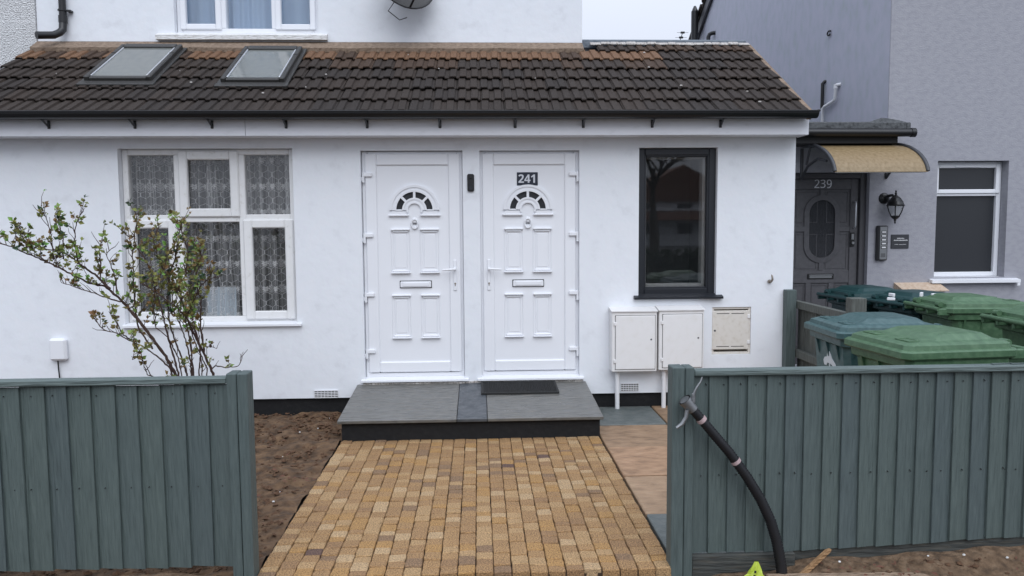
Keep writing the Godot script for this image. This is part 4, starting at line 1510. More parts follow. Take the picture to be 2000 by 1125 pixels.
# ------------------------------------------------------------------ ground
func ground_cover() -> void:
	var gr := structure("ground")
	var s := begin()
	quad(s, Vector3(-60, -.09, 60), Vector3(60, -.09, 60), Vector3(60, -.09, -60), Vector3(-60, -.09, -60))
	part("ground_sheet", s, M.tarmac, gr)
	# setts
	var path := structure("path")
	s = begin()
	box(s, Vector3(-1.115, -.085, 1.0), Vector3(.965, -.022, 3.405))
	part("bed", s, M.joint, path)
	var r := RandomNumberGenerator.new()
	r.seed = 2024
	var lens := [.060, .075, .090, .106]
	var cw := 2.058 / 23.0
	var meshes := []
	for ln in lens:
		var vs := []
		for v in 5:
			vs.append(sett_mesh(cw - .0025, ln - .001, r))
		meshes.append(vs)
	var all := []
	for c in 23:
		var x := -1.103 + (c + .5) * cw
		var z := 3.408 + r.randf_range(-.004, .006)
		while z > 1.0:
			var li: int = [0, 1, 1, 2, 2, 2, 3][r.randi() % 7]
			var ln: float = lens[li]
			var tone: int = [0, 0, 0, 0, 1, 1, 1, 1, 2, 3, 3, 3, 4, 5, 5, 6][r.randi() % 16]
			if r.randf() < .006:
				tone = 7
			all.append([Vector3(x + r.randf_range(-.0012, .0012), r.randf_range(-.005, .003), z - ln * .5), meshes[li][r.randi() % 5], tone, Basis(Vector3.UP, r.randf_range(-.025, .025)) * Basis(Vector3.RIGHT, r.randf_range(-.03, .03)) * Basis(Vector3.BACK, r.randf_range(-.03, .03))])
			z -= ln
	all.sort_custom(func(a, b): return a[0].z > b[0].z)
	var rest := {}
	for i in all.size():
		var e: Array = all[i]
		if i < 300:
			shared("sett", e[1], M.sett[e[2]], path, Transform3D(e[3], e[0]))
		else:
			if not rest.has(e[2]):
				rest[e[2]] = begin()
			rest[e[2]].append_from(e[1], 0, Transform3D(e[3], e[0]))
	var am := ArrayMesh.new()
	for k in rest:
		rest[k].commit(am)
		am.surface_set_material(am.get_surface_count() - 1, M.sett[k])
	var far := MeshInstance3D.new()
	far.name = "far_setts"
	far.mesh = am
	far.set_meta("kind", "stuff")
	path.add_child(far, true)
	# flagstones beside the setts
	var pv := structure("paving")
	s = begin()
	box(s, Vector3(.968, -.085, -.02), Vector3(2.9, -.032, 3.36))
	part("bed", s, M.joint, pv)
	var zs := [-.015, .652, 1.308, 1.992, 2.688, 3.355]
	for i in 5:
		var x0 := .972 if i else 1.0
		var cols := [[x0, 1.602], [1.607, 2.25], [2.255, 2.88]]
		for j in 3:
			s = begin()
			box(s, Vector3(cols[j][0], -.045, zs[i] + .009), Vector3(cols[j][1] - .006, -.004 + r.randf_range(-.004, .004), zs[i + 1] - .010), .006)
			var grey := (i == 0 and j == 0) or (i == 4 and j == 0) or (i == 2 and j == 2)
			part("flagstone", s, M.flag_grey if grey else M.flag_buff[(i + j) % 3], pv)
	# bare soil bed
	var bed := structure("soil_bed")
	soil_sheet(bed, -4.5, -1.112, .0, 3.38, -.014, .046, 170, 170, 3, M.soil)
	clods(bed, -3.0, -1.13, .02, 3.32, 3600, 8, M.clod)
	clods(bed, -2.6, -1.14, .02, .75, 260, 21, M.clod, 1.9)
	clods(bed, -2.2, -1.14, 2.5, 3.3, 260, 22, M.clod, 1.9)
	# earth in front of the fences
	var mud := structure("verge")
	soil_sheet(mud, -6.0, 6.0, 3.36, 4.6, -.045, .03, 200, 24, 7, M.mud, true)
	clods(mud, 1.05, 3.2, 3.44, 3.9, 420, 12, M.clod)
	clods(mud, -2.6, -1.1, 3.43, 3.6, 120, 13, M.clod)
	var yd := structure("forecourt")
	s = begin()
	box(s, Vector3(2.9, -.085, -1.25), Vector3(9.5, -.012, 3.36))
	part("slab_surface", s, M.tarmac, yd)

func sett_mesh(w: float, l: float, r: RandomNumberGenerator) -> ArrayMesh:   # a tumbled stone block with uneven, worn edges
	var s := begin()
	var top := []
	var mid := []
	var bot := []
	var hw := w * .5
	var hl := l * .5
	for q in [[-1, 1], [-.35, 1], [.35, 1], [1, 1], [1, .3], [1, -.3], [1, -1], [.35, -1], [-.35, -1], [-1, -1], [-1, -.3], [-1, .3]]:
		var corner := absf(q[0]) == 1.0 and absf(q[1]) == 1.0
		var jx := r.randf_range(-.0022, .0010) - (.0014 if corner else 0.0)
		var jz := r.randf_range(-.0022, .0010) - (.0014 if corner else 0.0)
		var e := r.randf_range(.002, .0055)
		var sx := signf(q[0]) * jx if absf(q[0]) == 1.0 else 0.0
		var sz := signf(q[1]) * jz if absf(q[1]) == 1.0 else 0.0
		var p := Vector3(q[0] * hw + sx, 0, q[1] * hl + sz)
		var n := Vector3(signf(q[0]) if absf(q[0]) == 1.0 else 0.0, 0, signf(q[1]) if absf(q[1]) == 1.0 else 0.0)
		bot.append(p + Vector3(0, -.065, 0))
		mid.append(p + Vector3(0, r.randf_range(-.008, -.003), 0))
		top.append(p - n * e + Vector3(0, r.randf_range(-.0018, .0006), 0))
	var c := Vector3(0, r.randf_range(-.0005, .0018), 0)
	for i in 12:
		var k := (i + 1) % 12
		tri(s, c, top[i], top[k])
		quad(s, mid[i], mid[k], top[k], top[i])
		quad(s, bot[i], bot[k], mid[k], mid[i])
	return s.commit()

func soil_sheet(parent: Node, x0: float, x1: float, z0: float, z1: float, base: float, amp: float, nx: int, nz: int, sd: int, m: Material, verge := false) -> void:
	var n := FastNoiseLite.new()
	n.seed = sd
	n.frequency = 2.4
	n.fractal_octaves = 6
	n.fractal_gain = .6
	var h := func(i: int, j: int) -> Vector3:
		var x := lerpf(x0, x1, float(i) / nx)
		var z := lerpf(z0, z1, float(j) / nz)
		var y := base + n.get_noise_2d(x, z) * amp
		if verge:
			y += (.05 * smoothstep(1.45, 1.75, x) + .045 * smoothstep(1.75, 2.9, x)) * (1.0 - .75 * smoothstep(3.37, 3.6, z)) - .02 * (1.0 - smoothstep(.9, 1.3, absf(x))) + .05 * smoothstep(-1.15, -1.35, x)
			if z > 3.7:
				y = lerpf(y, -.085, smoothstep(3.7, 4.4, z))
		return Vector3(x, y, z)
	var s := begin()
	s.set_smooth_group(0)
	for i in nx:
		for j in nz:
			var a: Vector3 = h.call(i, j)
			var b: Vector3 = h.call(i + 1, j)
			var c: Vector3 = h.call(i + 1, j + 1)
			var d: Vector3 = h.call(i, j + 1)
			for v in [d, b, c, d, a, b]:
				s.add_vertex(v)
	s.generate_normals()
	part("earth", s, m, parent)

func clods(parent: Node, x0: float, x1: float, z0: float, z1: float, count: int, sd: int, m: Material, big := 1.0) -> void:
	var r := RandomNumberGenerator.new()
	r.seed = sd
	var s := begin()
	var dirs := [Vector3.RIGHT, Vector3.BACK, Vector3.LEFT, Vector3.FORWARD]
	var up := Vector3(.1, .75, .05)
	var rad := [1.0, .8, 1.15, .9]
	var midr := []
	for k in 8:
		var a := TAU * k / 8
		midr.append(Vector3(cos(a), 0, sin(a)) * (rad[k % 4] + .2 * sin(k * 2.7)) + Vector3(0, .12 * sin(k * 1.9), 0))
	for k in 8:
		tri(s, midr[(k + 1) % 8], midr[k], up)
		tri(s, midr[k], midr[(k + 1) % 8], Vector3(0, -.6, 0))
	var mesh := s.commit()
	mesh.surface_set_material(0, m)
	var n := FastNoiseLite.new()
	n.seed = sd + 40
	n.frequency = 1.6
	var xf := []
	var tries := 0
	while xf.size() < count and tries < count * 6:
		tries += 1
		var p := Vector3(r.randf_range(x0, x1), 0, r.randf_range(z0, z1))
		if n.get_noise_2d(p.x, p.z) < r.randf_range(-.5, .25):
			continue
		var size := (.003 + .018 * pow(r.randf(), 4.0 if big == 1.0 else 2.0)) * (1.0 if big == 1.0 else big * .6)
		p.y = -.006 + r.randf_range(-.008, .006) + ((.05 * smoothstep(1.45, 1.75, p.x) + .045 * smoothstep(1.75, 2.9, p.x)) * (1.0 - .75 * smoothstep(3.37, 3.6, p.z)) - .035 if z0 > 3.4 else 0.0)
		xf.append(Transform3D(Basis.from_euler(Vector3(r.randf_range(-.5, .5), r.randf() * TAU, r.randf_range(-.5, .5))).scaled(Vector3(size * r.randf_range(.8, 1.6), size, size)), p))
	var mm := MultiMesh.new()
	mm.transform_format = MultiMesh.TRANSFORM_3D
	mm.mesh = mesh
	mm.instance_count = xf.size()
	for i in xf.size():
		mm.set_instance_transform(i, xf[i])
	var o := MultiMeshInstance3D.new()
	o.name = "clods"
	o.multimesh = mm
	o.set_meta("kind", "stuff")
	parent.add_child(o, true)

# ------------------------------------------------------------------ fences
func board_mesh(w: float, h: float, flip: bool) -> ArrayMesh:   # feather-edged board: one edge thick, the other thin
	var s := begin()
	var t0 := .006
	var t1 := .019
	if flip:
		t0 = .019
		t1 = .006
	var b := .002
	prism(s, PackedVector2Array([Vector2(0, 0), Vector2(w, 0), Vector2(w, t1 - b), Vector2(w - b, t1), Vector2(b, t0), Vector2(0, t0 - b)]), 0, h, Transform3D(Basis(Vector3.RIGHT, Vector3(0, 0, 1), Vector3(0, 1, 0)), Vector3.ZERO))
	return s.commit()

func split_post(s: SurfaceTool, x0: float, x1: float, z0: float, z1: float, y0: float, y1: float, crack: float) -> void:
	box(s, Vector3(x0, y0, z0), Vector3(crack - .0014, y1, z1), .004)
	box(s, Vector3(crack + .0014, y0, z0), Vector3(x1, y1 - .001, z1 - .001), .004)
	box(s, Vector3(x0 + .01, y0, z0 + .01), Vector3(x1 - .01, y1 - .02, z1 - .02))

func fences() -> void:
	var r := RandomNumberGenerator.new()
	r.seed = 31
	for side in 2:
		var label: String = ["green painted board fence in front of the rose bush", "green painted board fence with a black hose leaning on it"][side]
		var f := thing("board_fence", label, "fence", Vector3.ZERO, 0, "front garden fences")
		var s := begin()
		if side == 0:
			split_post(s, -1.203, -1.104, 3.315, 3.412, -.15, 1.006, -1.155)
		else:
			split_post(s, .937, 1.046, 3.315, 3.412, -.15, 1.003, 1.0)
		part("post", s, M.fence[0], f)
		var x0: float = [-4.45, 1.049][side]
		var x1: float = [-1.206, 4.6][side]
		var pitch: float = [.1095, .0955][side]
		s = begin()   # capping rail
		box(s, Vector3(x0, .955, 3.335), Vector3(x1, .985, 3.400), .005)
		part("capping", s, M.rail_paint, f)
		for ry in [.82, .45, .12]:
			s = begin()
			box(s, Vector3(x0, ry - .04, 3.325), Vector3(x1, ry + .04, 3.358), .004)
			part("rail", s, M.fence[1], f)
		var meshes := []
		for k in 3:
			meshes.append(board_mesh(pitch + .012 + k * .001, .90, side == 1))
		var i := 0
		while true:
			var x: float = x1 - (i + 1) * pitch if side == 0 else x0 + i * pitch
			if x < x0 - .02 or x + pitch > x1 + .05:
				break
			var low: float = .050 + r.randf_range(-.004, .004)
			if side == 1:
				low += .045 * smoothstep(1.5, 2.9, x)
			var tilt := Basis(Vector3.BACK, r.randf_range(-.004, .004)) * Basis(Vector3.UP, .13 * (1.0 if side == 1 else -1.0) * .3)
			shared("board", meshes[i % 3], M.fence[r.randi() % 5], f, Transform3D(tilt, Vector3(x + (.0 if side == 0 else -.012), low, 3.3585)))
			if true:
				for yy in [.905, .45]:
					s = begin()
					var nx := x + pitch * .5 + r.randf_range(-.02, .02)
					tube(s, [Vector3(nx, yy + r.randf_range(-.012, .012), 3.360), Vector3(nx, yy + .001, 3.3788)], .0026, 6)
					part("nail", s, M.nail, f)
			i += 1
			if i > 60:
				break
		if side == 1:
			s = begin()
			box(s, Vector3(1.049, -.09, 3.36), Vector3(1.575, .048, 3.392), .005)
			part("gravel_board", s, M.gravel_board, f)
			s = begin()
			box(s, Vector3(1.578, -.09, 3.33), Vector3(4.6, .12, 3.355), .005)
			part("gravel_board", s, M.gravel_board, f)
	# dividing fence between the two houses
	var d := thing("dividing_fence", "weathered board fence running from the house corner between the two front yards", "fence")
	var s := begin()
	box(s, Vector3(2.838, -.1, .006), Vector3(2.932, 1.083, .092), .004)
	part("post", s, M.fence[0], d)
	s = begin()
	box(s, Vector3(2.925, -.1, 1.06), Vector3(3.045, 1.105, 1.165), .004)
	part("post", s, M.weathered[0], d)
	for ry in [.945, .49]:
		s = begin()
		box(s, Vector3(2.936, ry - .035, .0), Vector3(2.985, ry + .035, 1.06), .004)
		part("rail", s, M.weathered[0], d)
	for k in 8:
		s = begin()
		box(s, Vector3(2.986 + (k % 2) * .004, -.05, .0 + k * .1325), Vector3(2.998 + (k % 2) * .006, .955, .131 + k * .1325), .003)
		part("board", s, M.weathered[k % 2], d)

# ------------------------------------------------------------------ wheelie bins
func wheelie_bin(label: String, at: Vector3, turn: float, lid: Material, body: Material, logo: bool, group: String) -> Node3D:
	var t := thing("wheelie_bin", label, "bin", at, turn, group)   # front looks along +z
	var s := begin()
	var ring := func(w: float, d0: float, d1: float, y: float) -> Array:
		var c := .035
		return [Vector3(-w + c, y, d1), Vector3(w - c, y, d1), Vector3(w, y, d1 - c), Vector3(w, y, d0 + c), Vector3(w - c, y, d0), Vector3(-w + c, y, d0), Vector3(-w, y, d0 + c), Vector3(-w, y, d1 - c)]
	var stack := func(st: SurfaceTool, levels: Array, close: bool) -> void:
		for i in levels.size() - 1:
			for k in 8:
				var k1 := (k + 1) % 8
				quad(st, levels[i][k], levels[i][k1], levels[i + 1][k1], levels[i + 1][k])
		if close:
			var last: Array = levels[levels.size() - 1]
			for k in range(1, 7):
				tri(st, last[0], last[k], last[k + 1])
	stack.call(s, [ring.call(.225, -.20, .20, .03), ring.call(.235, -.215, .215, .06), ring.call(.262, -.27, .29, .91), ring.call(.285, -.31, .315, .925), ring.call(.288, -.315, .32, .975)], true)
	for k in 4:   # ribs under the rim
		for sx in [-1.0, 1.0]:
			var zz := -.2 + k * .14
			prism(s, PackedVector2Array([Vector2(.258, .93), Vector2(.284, .93), Vector2(.262, .845)]), zz, zz + .014, Transform3D(Basis.from_scale(Vector3(1, 1, 1)) if sx > 0 else Basis(Vector3.UP, PI), Vector3(0, 0, 0 if sx > 0 else zz * 2 + .014)))
	for k in 3:
		var xx := -.16 + k * .16
		prism(s, PackedVector2Array([Vector2(.28, .93), Vector2(.314, .93), Vector2(.287, .82)]), xx - .008, xx + .008, Transform3D(Basis(Vector3(0, 0, 1), Vector3.UP, Vector3(-1, 0, 0)), Vector3.ZERO))
	part("body", s, body, t)
	s = begin()   # lid: wide lip, step, bevelled top and a raised middle
	stack.call(s, [ring.call(.300, -.335, .345, .972), ring.call(.306, -.34, .352, .98), ring.call(.306, -.34, .352, 1.012), ring.call(.298, -.335, .343, 1.02), ring.call(.282, -.325, .325, 1.022), ring.call(.276, -.322, .318, 1.046), ring.call(.252, -.30, .288, 1.058), ring.call(.225, -.26, .16, 1.064), ring.call(.185, -.22, .10, 1.092), ring.call(.16, -.19, .07, 1.097)], true)
	var lidn := part("lid", s, lid, t)
	for cx in [-.15, .15]:   # two grip recesses outlined on the front edge of the lid
		s = begin()
		var pts := []
		for k in 25:
			var a := TAU * k / 24
			pts.append(Vector3(cx + clampf(cos(a) * 1.5, -1, 1) * .058, 1.062, .235 + clampf(sin(a) * 1.3, -1, 1) * .032))
		tube(s, pts, .005, 6, false)
		part("grip", s, body, lidn)
	s = begin()   # handle bar and hinges at the back
	tube(s, [Vector3(-.27, 1.005, -.395), Vector3(.27, 1.005, -.395)], .017, 10)
	for xx in [-.26, -.09, .09, .26]:
		box(s, Vector3(xx - .014, .955, -.40), Vector3(xx + .014, 1.012, -.30), .006)
	part("handle", s, body, t)
	s = begin()
	for xx in [-.175, .175]:
		tube(s, [Vector3(xx - .03, 1.035, -.345), Vector3(xx + .03, 1.035, -.345)], .022, 10)
	part("hinge", s, lid, t)
	for sx in [-1.0, 1.0]:
		s = begin()
		tube(s, [Vector3(sx * .235, .10, -.24), Vector3(sx * .285, .10, -.24)], .10, 20)
		part("wheel", s, M.rubber, t)
	if logo:
		s = begin()
		var z := .262
		var lean := Transform3D(Basis(Vector3.RIGHT, .088), Vector3(.0, .75, z + .0145))
		var crown := PackedVector2Array([Vector2(-.085, .0), Vector2(-.095, .03), Vector2(-.07, .055), Vector2(-.035, .062), Vector2(-.015, .10), Vector2(.015, .105), Vector2(.035, .085), Vector2(.05, .06), Vector2(.10, .03), Vector2(.12, -.015), Vector2(.09, -.02), Vector2(.055, .012), Vector2(.03, .02), Vector2(-.03, .022), Vector2(-.05, .0)])
		prism(s, crown, -.002, .002, lean)
		prism(s, PackedVector2Array([Vector2(-.008, -.03), Vector2(.012, -.03), Vector2(.008, .022), Vector2(-.004, .022)]), -.002, .002, lean)
		for k in 9:
			prism(s, PackedVector2Array([Vector2(-.09 + k * .02, -.062), Vector2(-.078 + k * .02, -.062), Vector2(-.076 + k * .02, -.042), Vector2(-.088 + k * .02, -.042)]), -.002, .002, lean)
			prism(s, PackedVector2Array([Vector2(-.08 + k * .017, -.095), Vector2(-.07 + k * .017, -.095), Vector2(-.068 + k * .017, -.075), Vector2(-.078 + k * .017, -.075)]), -.002, .002, lean)
		part("tree_emblem", s, M.print, t)
	return t

func bins() -> void:
	var h := PI / 2
	wheelie_bin("bright green wheelie bin right behind the front fence with its lid closed", Vector3(2.585, -.012, 2.77), -h + .10, M.bin_green, M.bin_green, false, "wheelie bins in the grey house yard")
	wheelie_bin("teal wheelie bin with a white tree emblem on its front", Vector3(2.625, -.012, 2.06), -h - .04, M.bin_teal, M.bin_teal, true, "wheelie bins in the grey house yard")
	wheelie_bin("dark teal wheelie bin closest to the grey panelled door", Vector3(3.80, -.012, -.24), h + .10, M.bin_dark, M.bin_dark, false, "wheelie bins in the grey house yard")
	wheelie_bin("dark teal wheelie bin between another dark bin and a green one", Vector3(3.98, -.012, .33), h + .16, M.bin_dark, M.bin_dark, false, "wheelie bins in the grey house yard")
	wheelie_bin("green wheelie bin with scraps on its lid, below the grey house window", Vector3(4.0, .012, .98), h - .06, M.bin_green, M.bin_green, false, "wheelie bins in the grey house yard")
	wheelie_bin("green wheelie bin at the end of the back row beside another green one", Vector3(4.04, .012, 1.93), h - .05, M.bin_green, M.bin_green, false, "wheelie bins in the grey house yard")
	var sc_ := thing("paper_scraps", "white paper scraps lying on a green bin lid", "litter", Vector3(3.78, 1.07, .80))
	var s := begin()
	for k in 4:
		var p := Vector3(.02 + k * .10, .006, .02 - k * .11)
		box(s, p - Vector3(.03, .012, .012), p + Vector3(.03, .03 - k * .006, .010), .004, Transform3D(Basis(Vector3.UP, k * .9), Vector3.ZERO))
	part("scraps", s, M.white_paint, sc_)

# ------------------------------------------------------------------ rose bush
const CANES := [
	[0.017, 0.004, [-2.123,0.412,1.59, -2.146,0.674,1.60, -2.254,0.888,1.62, -2.362,1.028,1.61, -2.466,1.146,1.58, -2.515,1.216,1.60, -2.606,1.295,1.59, -2.704,1.322,1.60, -2.836,1.375,1.58, -2.954,1.453,1.60, -3.121,1.535,1.60, -3.193,1.575,1.62, -3.309,1.604,1.60]],
	[0.008, 0.003, [-2.565,1.271,1.61, -2.663,1.367,1.59, -2.723,1.449,1.66, -2.849,1.519,1.60, -2.900,1.556,1.66, -3.055,1.567,1.65, -3.132,1.617,1.64]],
	[0.005, 0.002, [-2.952,1.480,1.59, -2.942,1.562,1.60, -2.935,1.703,1.63, -2.950,1.773,1.63, -2.974,1.835,1.65]],
	[0.005, 0.002, [-2.885,1.478,1.57, -2.876,1.543,1.58, -2.889,1.642,1.55, -2.909,1.738,1.56, -2.956,1.785,1.52]],
	[0.006, 0.002, [-2.777,1.454,1.59, -2.774,1.580,1.62, -2.771,1.702,1.62, -2.714,1.788,1.67, -2.697,1.816,1.66]],
	[0.005, 0.002, [-2.617,1.336,1.62, -2.620,1.456,1.60, -2.655,1.540,1.55, -2.628,1.618,1.55]],
	[0.006, 0.002, [-2.510,1.237,1.60, -2.513,1.368,1.63, -2.524,1.440,1.66, -2.547,1.518,1.66, -2.509,1.556,1.66]],
	[0.004, 0.002, [-3.095,1.545,1.59, -3.106,1.616,1.59, -3.138,1.680,1.60, -3.162,1.711,1.60]],
	[0.006, 0.002, [-2.481,1.186,1.63, -2.652,1.244,1.62, -2.746,1.284,1.66, -2.791,1.313,1.70, -2.849,1.329,1.69]],
	[0.014, 0.004, [-1.879,0.409,1.59, -1.891,0.668,1.59, -1.938,0.814,1.60, -2.012,0.918,1.56, -2.048,1.054,1.59, -2.092,1.185,1.56, -2.100,1.294,1.56, -2.058,1.359,1.56, -2.043,1.531,1.55, -2.058,1.642,1.56, -2.088,1.714,1.54]],
	[0.01, 0.003, [-2.074,0.413,1.60, -2.107,0.665,1.62, -2.164,0.884,1.61, -2.183,1.021,1.65, -2.196,1.130,1.64, -2.242,1.259,1.64, -2.229,1.359,1.70, -2.280,1.485,1.68, -2.340,1.569,1.68, -2.335,1.647,1.73, -2.313,1.751,1.70, -2.325,1.813,1.72]],
	[0.01, 0.003, [-2.053,0.410,1.59, -2.081,0.667,1.57, -2.154,0.871,1.53, -2.212,1.023,1.50, -2.219,1.202,1.49, -2.207,1.333,1.48, -2.151,1.485,1.47, -2.116,1.618,1.49, -2.128,1.729,1.43]],
	[0.009, 0.003, [-1.997,0.416,1.62, -2.009,0.673,1.62, -2.009,0.890,1.66, -2.026,1.060,1.67, -1.962,1.187,1.70, -1.895,1.295,1.74, -1.836,1.347,1.74, -1.761,1.365,1.76]],
	[0.009, 0.003, [-2.131,0.412,1.59, -2.169,0.727,1.64, -2.301,0.860,1.65, -2.435,0.929,1.67, -2.478,0.978,1.71, -2.551,1.006,1.72, -2.609,1.059,1.72, -2.620,1.080,1.72]],
	[0.005, 0.002, [-2.452,0.919,1.60, -2.458,0.974,1.68, -2.478,1.078,1.74, -2.511,1.132,1.76]],
	[0.004, 0.002, [-2.227,0.620,1.61, -2.284,0.674,1.66, -2.294,0.789,1.74, -2.325,0.821,1.77, -2.340,0.811,1.82]],
	[0.004, 0.002, [-2.252,0.637,1.60, -2.292,0.688,1.71, -2.277,0.867,1.83, -2.307,0.937,1.85]],
	[0.007, 0.003, [-1.938,0.814,1.60, -1.961,0.995,1.59, -1.961,1.183,1.55, -2.004,1.289,1.51, -1.993,1.387,1.51, -1.959,1.451,1.47]],
	[0.005, 0.002, [-1.893,0.701,1.62, -1.861,0.728,1.61, -1.789,0.712,1.63, -1.676,0.738,1.68, -1.649,0.802,1.68]],
	[0.003, 0.002, [-1.938,0.858,1.60, -1.888,0.864,1.62, -1.836,0.856,1.64]],
	[0.007, 0.003, [-2.275,0.859,1.63, -2.390,0.998,1.57, -2.425,1.123,1.55, -2.424,1.318,1.54, -2.439,1.533,1.50, -2.473,1.638,1.49, -2.515,1.674,1.49]],
	[0.008, 0.003, [-1.983,0.408,1.58, -1.973,0.673,1.62, -1.948,0.856,1.63, -1.958,1.010,1.71, -2.050,1.160,1.77, -2.165,1.248,1.77, -2.217,1.305,1.82, -2.278,1.333,1.81]],
	[0.008, 0.003, [-2.027,0.412,1.60, -2.057,0.772,1.56, -2.128,0.987,1.51, -2.195,1.129,1.46, -2.209,1.273,1.42, -2.279,1.384,1.40, -2.300,1.477,1.41]],
	[0.007, 0.002, [-2.078,0.453,1.61, -2.112,0.780,1.60, -2.164,0.931,1.63, -2.255,1.002,1.62, -2.258,1.148,1.63, -2.235,1.292,1.65, -2.163,1.433,1.65, -2.137,1.574,1.65]],
	[0.007, 0.002, [-1.954,0.412,1.60, -1.928,0.700,1.58, -1.999,0.845,1.56, -2.043,0.991,1.55, -2.127,1.247,1.55, -2.216,1.354,1.52, -2.273,1.608,1.55, -2.237,1.715,1.52]],
	[0.006, 0.002, [-1.977,0.438,1.56, -1.944,0.712,1.64, -1.928,0.941,1.72, -1.967,1.156,1.74, -1.933,1.369,1.78, -1.862,1.507,1.81, -1.874,1.577,1.84]],
	[0.006, 0.002, [-1.999,0.452,1.62, -2.033,0.773,1.56, -2.081,0.949,1.51, -2.139,1.056,1.48, -2.188,1.273,1.42, -2.146,1.418,1.36, -2.069,1.437,1.39]],
]

func rose_bush() -> void:
	var t := thing("rose_bush", "straggly rose bush with budding leaves behind the front fence", "bush")
	var r := RandomNumberGenerator.new()
	r.seed = 515
	var leaves := begin()
	var twigs := begin()
	var base := Vector3(-1.99, -.03, 1.6)
	for ci in CANES.size():
		var c: Array = CANES[ci]
		var pts := []
		for k in range(0, c[2].size(), 3):
			pts.append(Vector3(c[2][k], c[2][k + 1], c[2][k + 2]))
		var grounded: bool = pts[0].y < .6
		if grounded:
			pts.push_front(base + Vector3((pts[0].x - base.x) * .6, 0, r.randf_range(-.08, .08)))
		var cv := Curve3D.new()
		for k in pts.size():
			var tg := Vector3.ZERO
			if k > 0 and k < pts.size() - 1:
				tg = (pts[k + 1] - pts[k - 1]) * .17
			cv.add_point(pts[k] + Vector3(r.randf_range(-.006, .006), r.randf_range(-.006, .006), r.randf_range(-.01, .01)), -tg, tg)
		var ln := cv.get_baked_length()
		var steps := maxi(6, int(ln / .021))
		var path := []
		var rad := []
		for k in steps + 1:
			var f := float(k) / steps
			path.append(cv.sample_baked(ln * f) + Vector3(r.randf_range(-.003, .003), r.randf_range(-.003, .003), r.randf_range(-.003, .003)))
			rad.append(lerpf(c[0], c[1], pow(f, .75)) * r.randf_range(.88, 1.18) * .98)
		var s := begin()
		tube(s, path, rad, 7)
		part("cane", s, M.cane, t)
		# side twigs with buds and leaflets
		var thick: bool = c[0] > .011
		for k in range(2, steps + 1):
			var f := float(k) / steps
			var p: Vector3 = path[k]
			if p.y < .55:
				continue
			var dens := .2 if p.y < 1.0 else .66
			if f > .8:
				dens = .9
			if r.randf() > dens:
				continue
			var dir: Vector3 = (path[k] - path[k - 1]).normalized()
			var side := Vector3(r.randf_range(-1, 1), r.randf_range(-.1, 1.0), r.randf_range(-1, 1)).normalized()
			var tip := p
			var tw_len := r.randf_range(.02, .12) if not thick else r.randf_range(.04, .18)
			var tw := [p]
			var d: Vector3 = (dir * .5 + side + Vector3(0, .35, 0)).normalized()
			for q in 3:
				tip = tip + d * tw_len / 3.0
				d = (d + Vector3(r.randf_range(-.5, .5), r.randf_range(-.15, .5), r.randf_range(-.5, .5))).normalized()
				tw.append(tip)
			tube(twigs, tw, [.0028, .0022, .0018, .0013], 4)
			if r.randf() < (.85 if p.y > 1.0 else .45):
				leaf_spray(leaves, tip, d, r)
				if r.randf() < .8:
					leaf_spray(leaves, tw[2], (d + side).normalized(), r)
				if r.randf() < .5:
					leaf_spray(leaves, tw[1], (side - d * .3).normalized(), r)
	part("twigs", twigs, M.cane, t).set_meta("kind", "stuff")
	part("leaves", leaves, M.leaf, t).set_meta("kind", "stuff")
	var s := begin()
	for hp in [Vector3(-1.885, .868, 1.62), Vector3(-2.905, 1.505, 1.62)]:
		lathe(s, [[.0, .013], [.008, .010], [.011, .0], [.008, -.009], [.0, -.012]], 8, Transform3D(Basis(), hp))
	part("rose_hip", s, M.cane, t)

func leaf_spray(s: SurfaceTool, at: Vector3, d: Vector3, r: RandomNumberGenerator) -> void:
	var n: int = [2, 3, 3, 5, 5][r.randi() % 5]
	var tone := r.randf()
	var col := Color(.12, .13, .03).lerp(Color(.21, .225, .06), r.randf())
	if tone < .36:
		col = Color(.17, .10, .035).lerp(Color(.13, .11, .035), r.randf())
	elif tone > .86:
		col = Color(.16, .27, .055)
	elif tone > .78:
		col = Color(.028, .06, .024)
	var side := d.cross(Vector3(r.randf_range(-.4, .4), 1, r.randf_range(-.4, .4))).normalized()
	for k in n:
		var ang := (k - (n - 1) * .5) * .75 + r.randf_range(-.3, .3)
		var dir := (d * cos(ang) + side * sin(ang) + Vector3(r.randf_range(-.35, .35), r.randf_range(-.3, .4), r.randf_range(-.35, .35))).normalized()
		var ln := r.randf_range(.018, .042)
		var w := ln * r.randf_range(.26, .40)
		var sd := dir.cross(Vector3(r.randf_range(-1, 1), r.randf_range(-.3, 1), r.randf_range(.2, 1))).normalized()
		var nrm := sd.cross(dir).normalized()
		var a := at + dir * .004
		var m1 := a + dir * ln * .45
		var tip := a + dir * ln - nrm * ln * .12
		var l0 := m1 + sd * w + nrm * w * .35
		var r0 := m1 - sd * w + nrm * w * .35
		s.set_color(Color(col.r * r.randf_range(.8, 1.2), col.g * r.randf_range(.85, 1.15), col.b))
		tri(s, a, l0, m1)
		tri(s, m1, l0, tip)
		tri(s, a, m1, r0)
		tri(s, m1, tip, r0)

